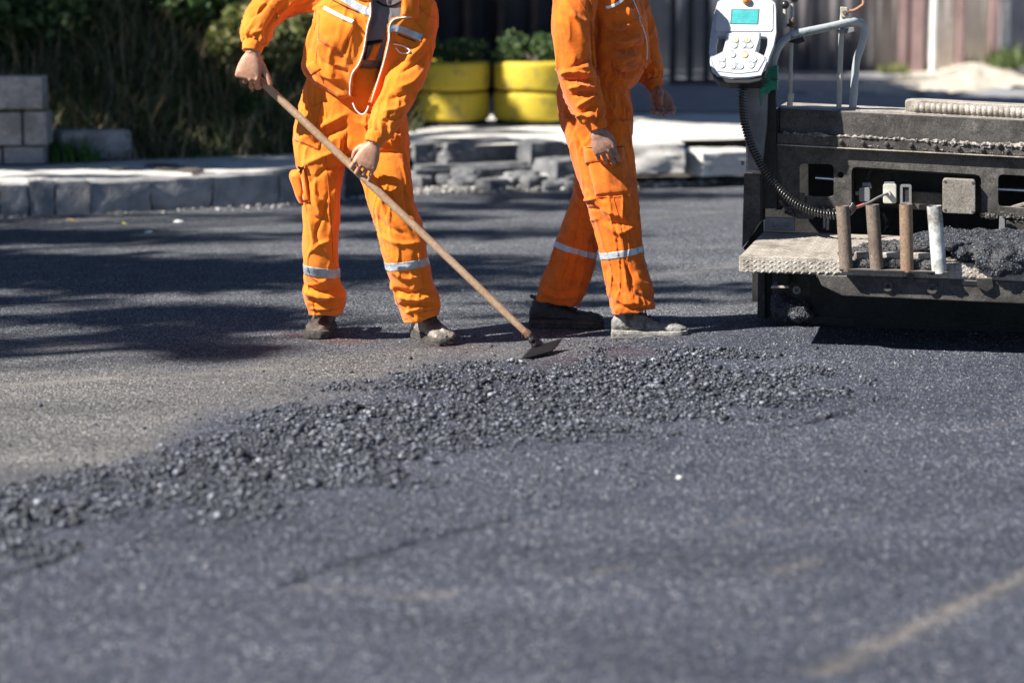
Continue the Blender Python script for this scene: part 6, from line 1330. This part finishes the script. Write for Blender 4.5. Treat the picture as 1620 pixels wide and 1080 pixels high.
ST3 = [([(944, 20), (946, 50), (942, 85), (946, 120)], 5, -6), ([(950, 30), (970, 45), (1005, 35)], 5, 5), ([(955, 60), (985, 66), (1016, 58)], 5, 6), ([(955, 72), (990, 80), (1020, 72)], 5, -5), ([(950, 88), (980, 95), (1020, 84)], 5, 5), ([(960, 50), (975, 52), (1010, 48)], 4, -4), ([(970, 100), (985, 110), (1000, 96)], 4, 4), ([(960, 104), (990, 118), (1014, 108)], 4, -4), ([(965, 118), (985, 124), (1004, 122)], 4, 4), ([(990, 10), (1000, 30), (1016, 44)], 5, 4), ([(975, 88), (985, 102), (975, 116)], 3.5, 3.5), ([(1000, 66), (1012, 80), (1020, 96)], 4, -3),
       ([(895, -5), (915, 40), (935, 80)], 7, 2.5), ([(932, 0), (938, 40), (940, 80)], 5, -3.5), ([(885, 118), (905, 112), (935, 118)], 5, 4), ([(890, 128), (912, 128), (942, 126)], 4.5, -4.5), ([(898, 140), (918, 136), (944, 140)], 4.5, 4.5), ([(905, 152), (925, 146), (946, 150)], 4, -4), ([(912, 170), (930, 158), (945, 150)], 4, 4), ([(920, 182), (932, 172), (950, 166)], 4, -4), ([(910, 184), (925, 182), (940, 184)], 3, 4), ([(895, 112), (920, 100), (938, 92)], 5, -3), ([(1020, 96), (1034, 100), (1044, 108)], 4, 4), ([(1014, 108), (1028, 114), (1042, 120)], 4, -4)]
jk = cloth('jacket', v, .0055, M_OR2, p2, 301, [(a, b, c*1.5) for a, b, c in ST3], (.05, .11, .0075), 4, lambda c, n: cg3(c, n)+cg4(c, n)); BJ = bvh_of(jk)
cuff([(940, 187, 9.98), (943, 195, 9.98), (945.5, 204, 9.98)], [16.5, 17.5, 16], M_OR2, jk, 5); cuff([(1032, 124, 10.4), (1034, 131, 10.4), (1037, 140, 10.4)], [16, 16, 14], M_OR2, jk, 6)
line('zip_edge', [(1000, -4), (1010, 20), (1013, 35), (1020, 52), (1024, 75), (1023, 95)], BJ, M_ZIP, jk, .0026, .002)
z_ = [hit(BJ, *q, .006) for q in [(958, 12), (966, 11), (980, 4), (988, -3)]]
ribbon('pocket_zip', [(958, 12), (966, 11), (980, 4), (988, -3)], 4.5, BJ, M_ZIP, jk, .005, .003); ball('zip_pull', z_[0], .005, M_ZM, jk) if z_[0] is not None else 0
ball('zip_pull', hit(BJ, 1012, 26, .004) if hit(BJ, 1012, 26, .004) is not None else z_[0], .005, M_ZM, jk)
patch('waist_pocket', [(966, 96), (1000, 84), (1006, 104), (972, 120)], BJ, M_OR2, jk, .005, 10, 8, .004, .004)
for pts in ([(912, -10), (936, 40), (942, 80), (946, 140)], [(946, 20), (948, 60)], [(954, 30), (956, 50), (953, 70)], [(905, 132), (955, 140), (990, 138)], [(1005, 0), (1013, 30), (1018, 60)]): line('seam', pts, BJ, M_SEAM, jk, .0013, .0008)
LEGN2 = [(888, 185, 1000, 190, 10.18, .11), (893, 215, 1001, 218, 10.16, .105), (903, 245, 1003, 245, 10.14, .10), (914, 280, 1006, 280, 10.12, .098), (928, 318, 1010, 318, 10.1, .093), (938, 355, 1013, 355, 10.1, .09), (946, 392, 1016, 390, 10.1, .088), (952, 425, 1024, 422, 10.1, .086), (958, 450, 1031, 446, 10.1, .085), (964, 472, 1034, 468, 10.1, .083), (969, 496, 1035, 486, 10.1, .076)]
LEGF2 = [(893, 190, 990, 190, 10.33, .11), (903, 225, 985, 225, 10.36, .105), (908, 265, 988, 265, 10.38, .10), (907, 300, 980, 302, 10.39, .095), (899, 330, 968, 334, 10.4, .09), (888, 362, 956, 366, 10.4, .088), (878, 388, 945, 398, 10.4, .086), (868, 415, 940, 424, 10.4, .085), (858, 440, 932, 446, 10.4, .084), (851, 462, 922, 470, 10.4, .08), (848, 474, 916, 484, 10.4, .073)]
HIP2 = [(893, 112, 1000, 112, 10.25, .14), (886, 128, 994, 130, 10.25, .15), (882, 150, 996, 152, 10.25, .165), (884, 175, 1000, 177, 10.25, .172), (889, 200, 1001, 200, 10.25, .165), (900, 222, 996, 222, 10.25, .13)]
v = VF(); v.add(*ring_loft(HIP2, 1, 3, 32)); v.add(*ring_loft(LEGN2)); v.add(*ring_loft(LEGF2))
ST4 = [([(884, 160), (900, 190), (915, 240)], 6, 3), ([(895, 175), (915, 215), (930, 260)], 5, -3), ([(905, 190), (928, 240), (945, 280)], 5, 3), ([(960, 150), (975, 175), (990, 205)], 5, -4), ([(975, 140), (990, 160), (998, 185)], 5, 4), ([(965, 170), (980, 195), (1000, 210)], 4, 4), ([(930, 300), (950, 330), (990, 345)], 5, 4), ([(940, 320), (960, 350), (1000, 355)], 5, -4), ([(950, 350), (980, 368), (1012, 352)], 5, 4), ([(962, 275), (985, 300), (1005, 330)], 5, -3), ([(920, 290), (940, 310), (960, 318)], 4, -3),
       ([(975, 345), (985, 390), (990, 440), (1000, 480)], 4, 3.5), ([(985, 400), (992, 425), (1000, 450)], 4, -4), ([(1000, 345), (1008, 380), (1018, 420)], 4, -3), ([(955, 420), (968, 440), (985, 470)], 5, -3.5), ([(1005, 460), (1018, 470), (1033, 468)], 4, -5), ([(1000, 474), (1016, 482), (1034, 478)], 3.5, 5), ([(985, 484), (1005, 488), (1030, 486)], 3, -4), ([(1010, 468), (1008, 480), (1004, 490)], 3, 4), ([(970, 470), (990, 480), (1004, 478)], 4, 3), ([(1005, 430), (1015, 445), (1030, 452)], 4, 3),
       ([(912, 306), (924, 316), (950, 312)], 4, 5), ([(905, 320), (925, 330), (955, 330)], 4, -4), ([(895, 345), (920, 350), (950, 345)], 4, 3), ([(900, 370), (895, 410), (880, 460)], 4, 3), ([(922, 380), (915, 420), (900, 470)], 4, -3), ([(860, 445), (880, 460), (915, 460)], 4, -3), ([(855, 462), (880, 470), (918, 470)], 4, 3)]
def ankles2(c, n):
    z = c[:, 2]; m = np.exp(-((z-.17)/.07)**2); return m*.0025*np.sin(z*95+3*vnoise(c*[9, 9, 3], 5)+c[:, 0]*20)
tr = cloth('trousers', v, .0052, M_OR2, p2, 321, ST4, (.04, .32, .0055), 3, ankles2); BT = bvh_of(tr)
band('reflective_band', tr, P(947, 399, 10.1), P(1017, 387, 10.1), 10.5*10.1/FP, M_TAPE, tr, tilt=lambda c: c.y < 10.22 and c.x > P(938, 395, 10.1)[0])
band('reflective_band', tr, P(879, 380, 10.4), P(945, 399, 10.4), 9.5*10.4/FP, M_TAPE, tr, tilt=lambda c: c.y > 10.28 and c.x < P(962, 395, 10.4)[0])
patch('cargo_pocket', [(925, 237), (987, 234), (1000, 306), (942, 310)], BT, M_OR2, tr, .007, 14, 14, .005, .007)
fl = patch('pocket_flap', [(922, 232), (987, 230), (988, 258), (926, 260)], BT, M_OR2, tr, .014, 14, 6, .004, .004)
BF = bvh_of(fl); line('flap_edge', [(922, 233.5), (955, 234), (987, 232)], BF, M_DSEAM, tr, .002, .002); line('flap_lower_seam', [(926, 259), (955, 260), (987, 258)], BF, M_DSEAM, tr, .0013, .001)  # dark piping along the flap's top and bottom edges
for pts in ([(1000, 258), (1004, 300)], [(942, 311), (970, 312), (1001, 308)], [(986, 140), (990, 165), (994, 200), (998, 235)], [(884, 176), (900, 180)], [(970, 312), (980, 350), (988, 400), (998, 450), (1004, 485)], [(985, 312), (995, 360), (1002, 400)], [(970, 497), (1000, 496), (1034, 488)], [(849, 476), (880, 485), (915, 486)], [(918, 330), (908, 380), (890, 440)], [(935, 258), (945, 310)]): line('seam', pts, BT, M_SEAM, tr, .0013, .0008)
h_ = [hit(BT, *q, .004) for q in [(993, 172), (999, 180), (1000, 190), (995, 197)]]
bo = boot(p2, (P(967, 525, 10.1)[0]+.005, 10.12, 0), math.radians(-4), .315, MB2, MSOLE2, seed=7, lab='pale grey cement caked work boot stepping forward', shaft_to=P(1002, 480, 10.1), toe_up=.06)
bo = boot(p2, (P(837, 512, 10.4)[0]+.004, 10.42, 0), math.radians(-3), .320, MB2D, MSOLE1, seed=9, lab='black work boot of the trailing foot', shaft_to=P(882, 470, 10.4), lace=True, toe_up=.02)
v = VF(); v.add(*ring_loft(TOR2, .80, 2, 24)); v.add(*ring_loft(HIP2, .82, 2, 24)); v.add(*ring_loft(LEGN2[:-2], .42, 2, 18)); v.add(*ring_loft(LEGF2[:-2], .42, 2, 18)); v.add(*pxtube(SN2, .62)); v.add(*pxtube(SF2, .62))
for (x, y, Y) in ((992, 495, 10.12), (866, 490, 10.41)):
    c = P(x, y, Y); d = np.array([1, -.05, 0]); v.add(*tube_vf([P(999 if x > 900 else 895, 452, Y), c+UP*.12, c*[1, 1, 0]+UP*.08, c*[1, 1, 0]+d*.05+UP*.055, c*[1, 1, 0]+d*.10+UP*.05], [.03, .022, .02, .018, .012], 12, True))
wr = P(944.5, 208, 9.975); v.add(*tube_vf([P(936, 180, 9.99), P(942, 198, 9.98), wr], [.030, .028, .0265], 16))
hand(v, wr, unit(P(957, 238, 9.97)-wr), (-.05, -1, .12), (1, 0, 0), (.3, .4, .3), [(.010, .020, -.010), (.040, .040, -.018), (.068, .045, -.028), (.095, .040, -.038)], 1.0, .03, fcurl=[(.30, .5, .35), (.35, .55, .4), (.4, .6, .4), (.5, .6, .4)])
wr = P(1036, 141, 10.395); v.add(*tube_vf([P(1028, 112, 10.41), P(1034, 130, 10.4), wr], [.028, .026, .025], 16))
hand(v, wr, unit(P(1050, 168, 10.36)-wr), (.25, .85, .25), (.6, -.6, 0), (.4, .5, .3), [(.010, .016, -.014), (.038, .030, -.030), (.062, .026, -.044), (.088, .018, -.052)], 1.02, .05, fcurl=[(.25, .45, .3), (.45, .6, .4), (.65, .7, .4), (.75, .8, .4)])
L_ = head_vf(v, P(945, -120, 10.25), (1, -.05, -.2))
me = remesh(v, .0031, 2); body = link('body', me, M_SK2, p2)
for sg in (-1, 1): ball('eye', L_(sg*.031, .080, .004), .0115, M_EYE, body)
v = VF(); rings = []
for z, rx, ry, oy in [(-.03, .072, .060, -.05), (.01, .079, .075, -.032), (.05, .081, .098, -.012), (.09, .073, .093, -.01), (.118, .050, .062, -.01), (.13, .012, .015, -.01)]: rings.append([L_(rx*math.cos(a), oy+ry*math.sin(a), z) for a in np.linspace(0, 2*PI, 28, endpoint=False)])
v.add(*loft_rings(rings)); me = remesh(v, .006, 2); co = get_co(me); co += get_no(me)*(.004*fbm(co*60, 3, 5))[:, None]; set_co(me, co); link('hair', me, M_HAIR, body)
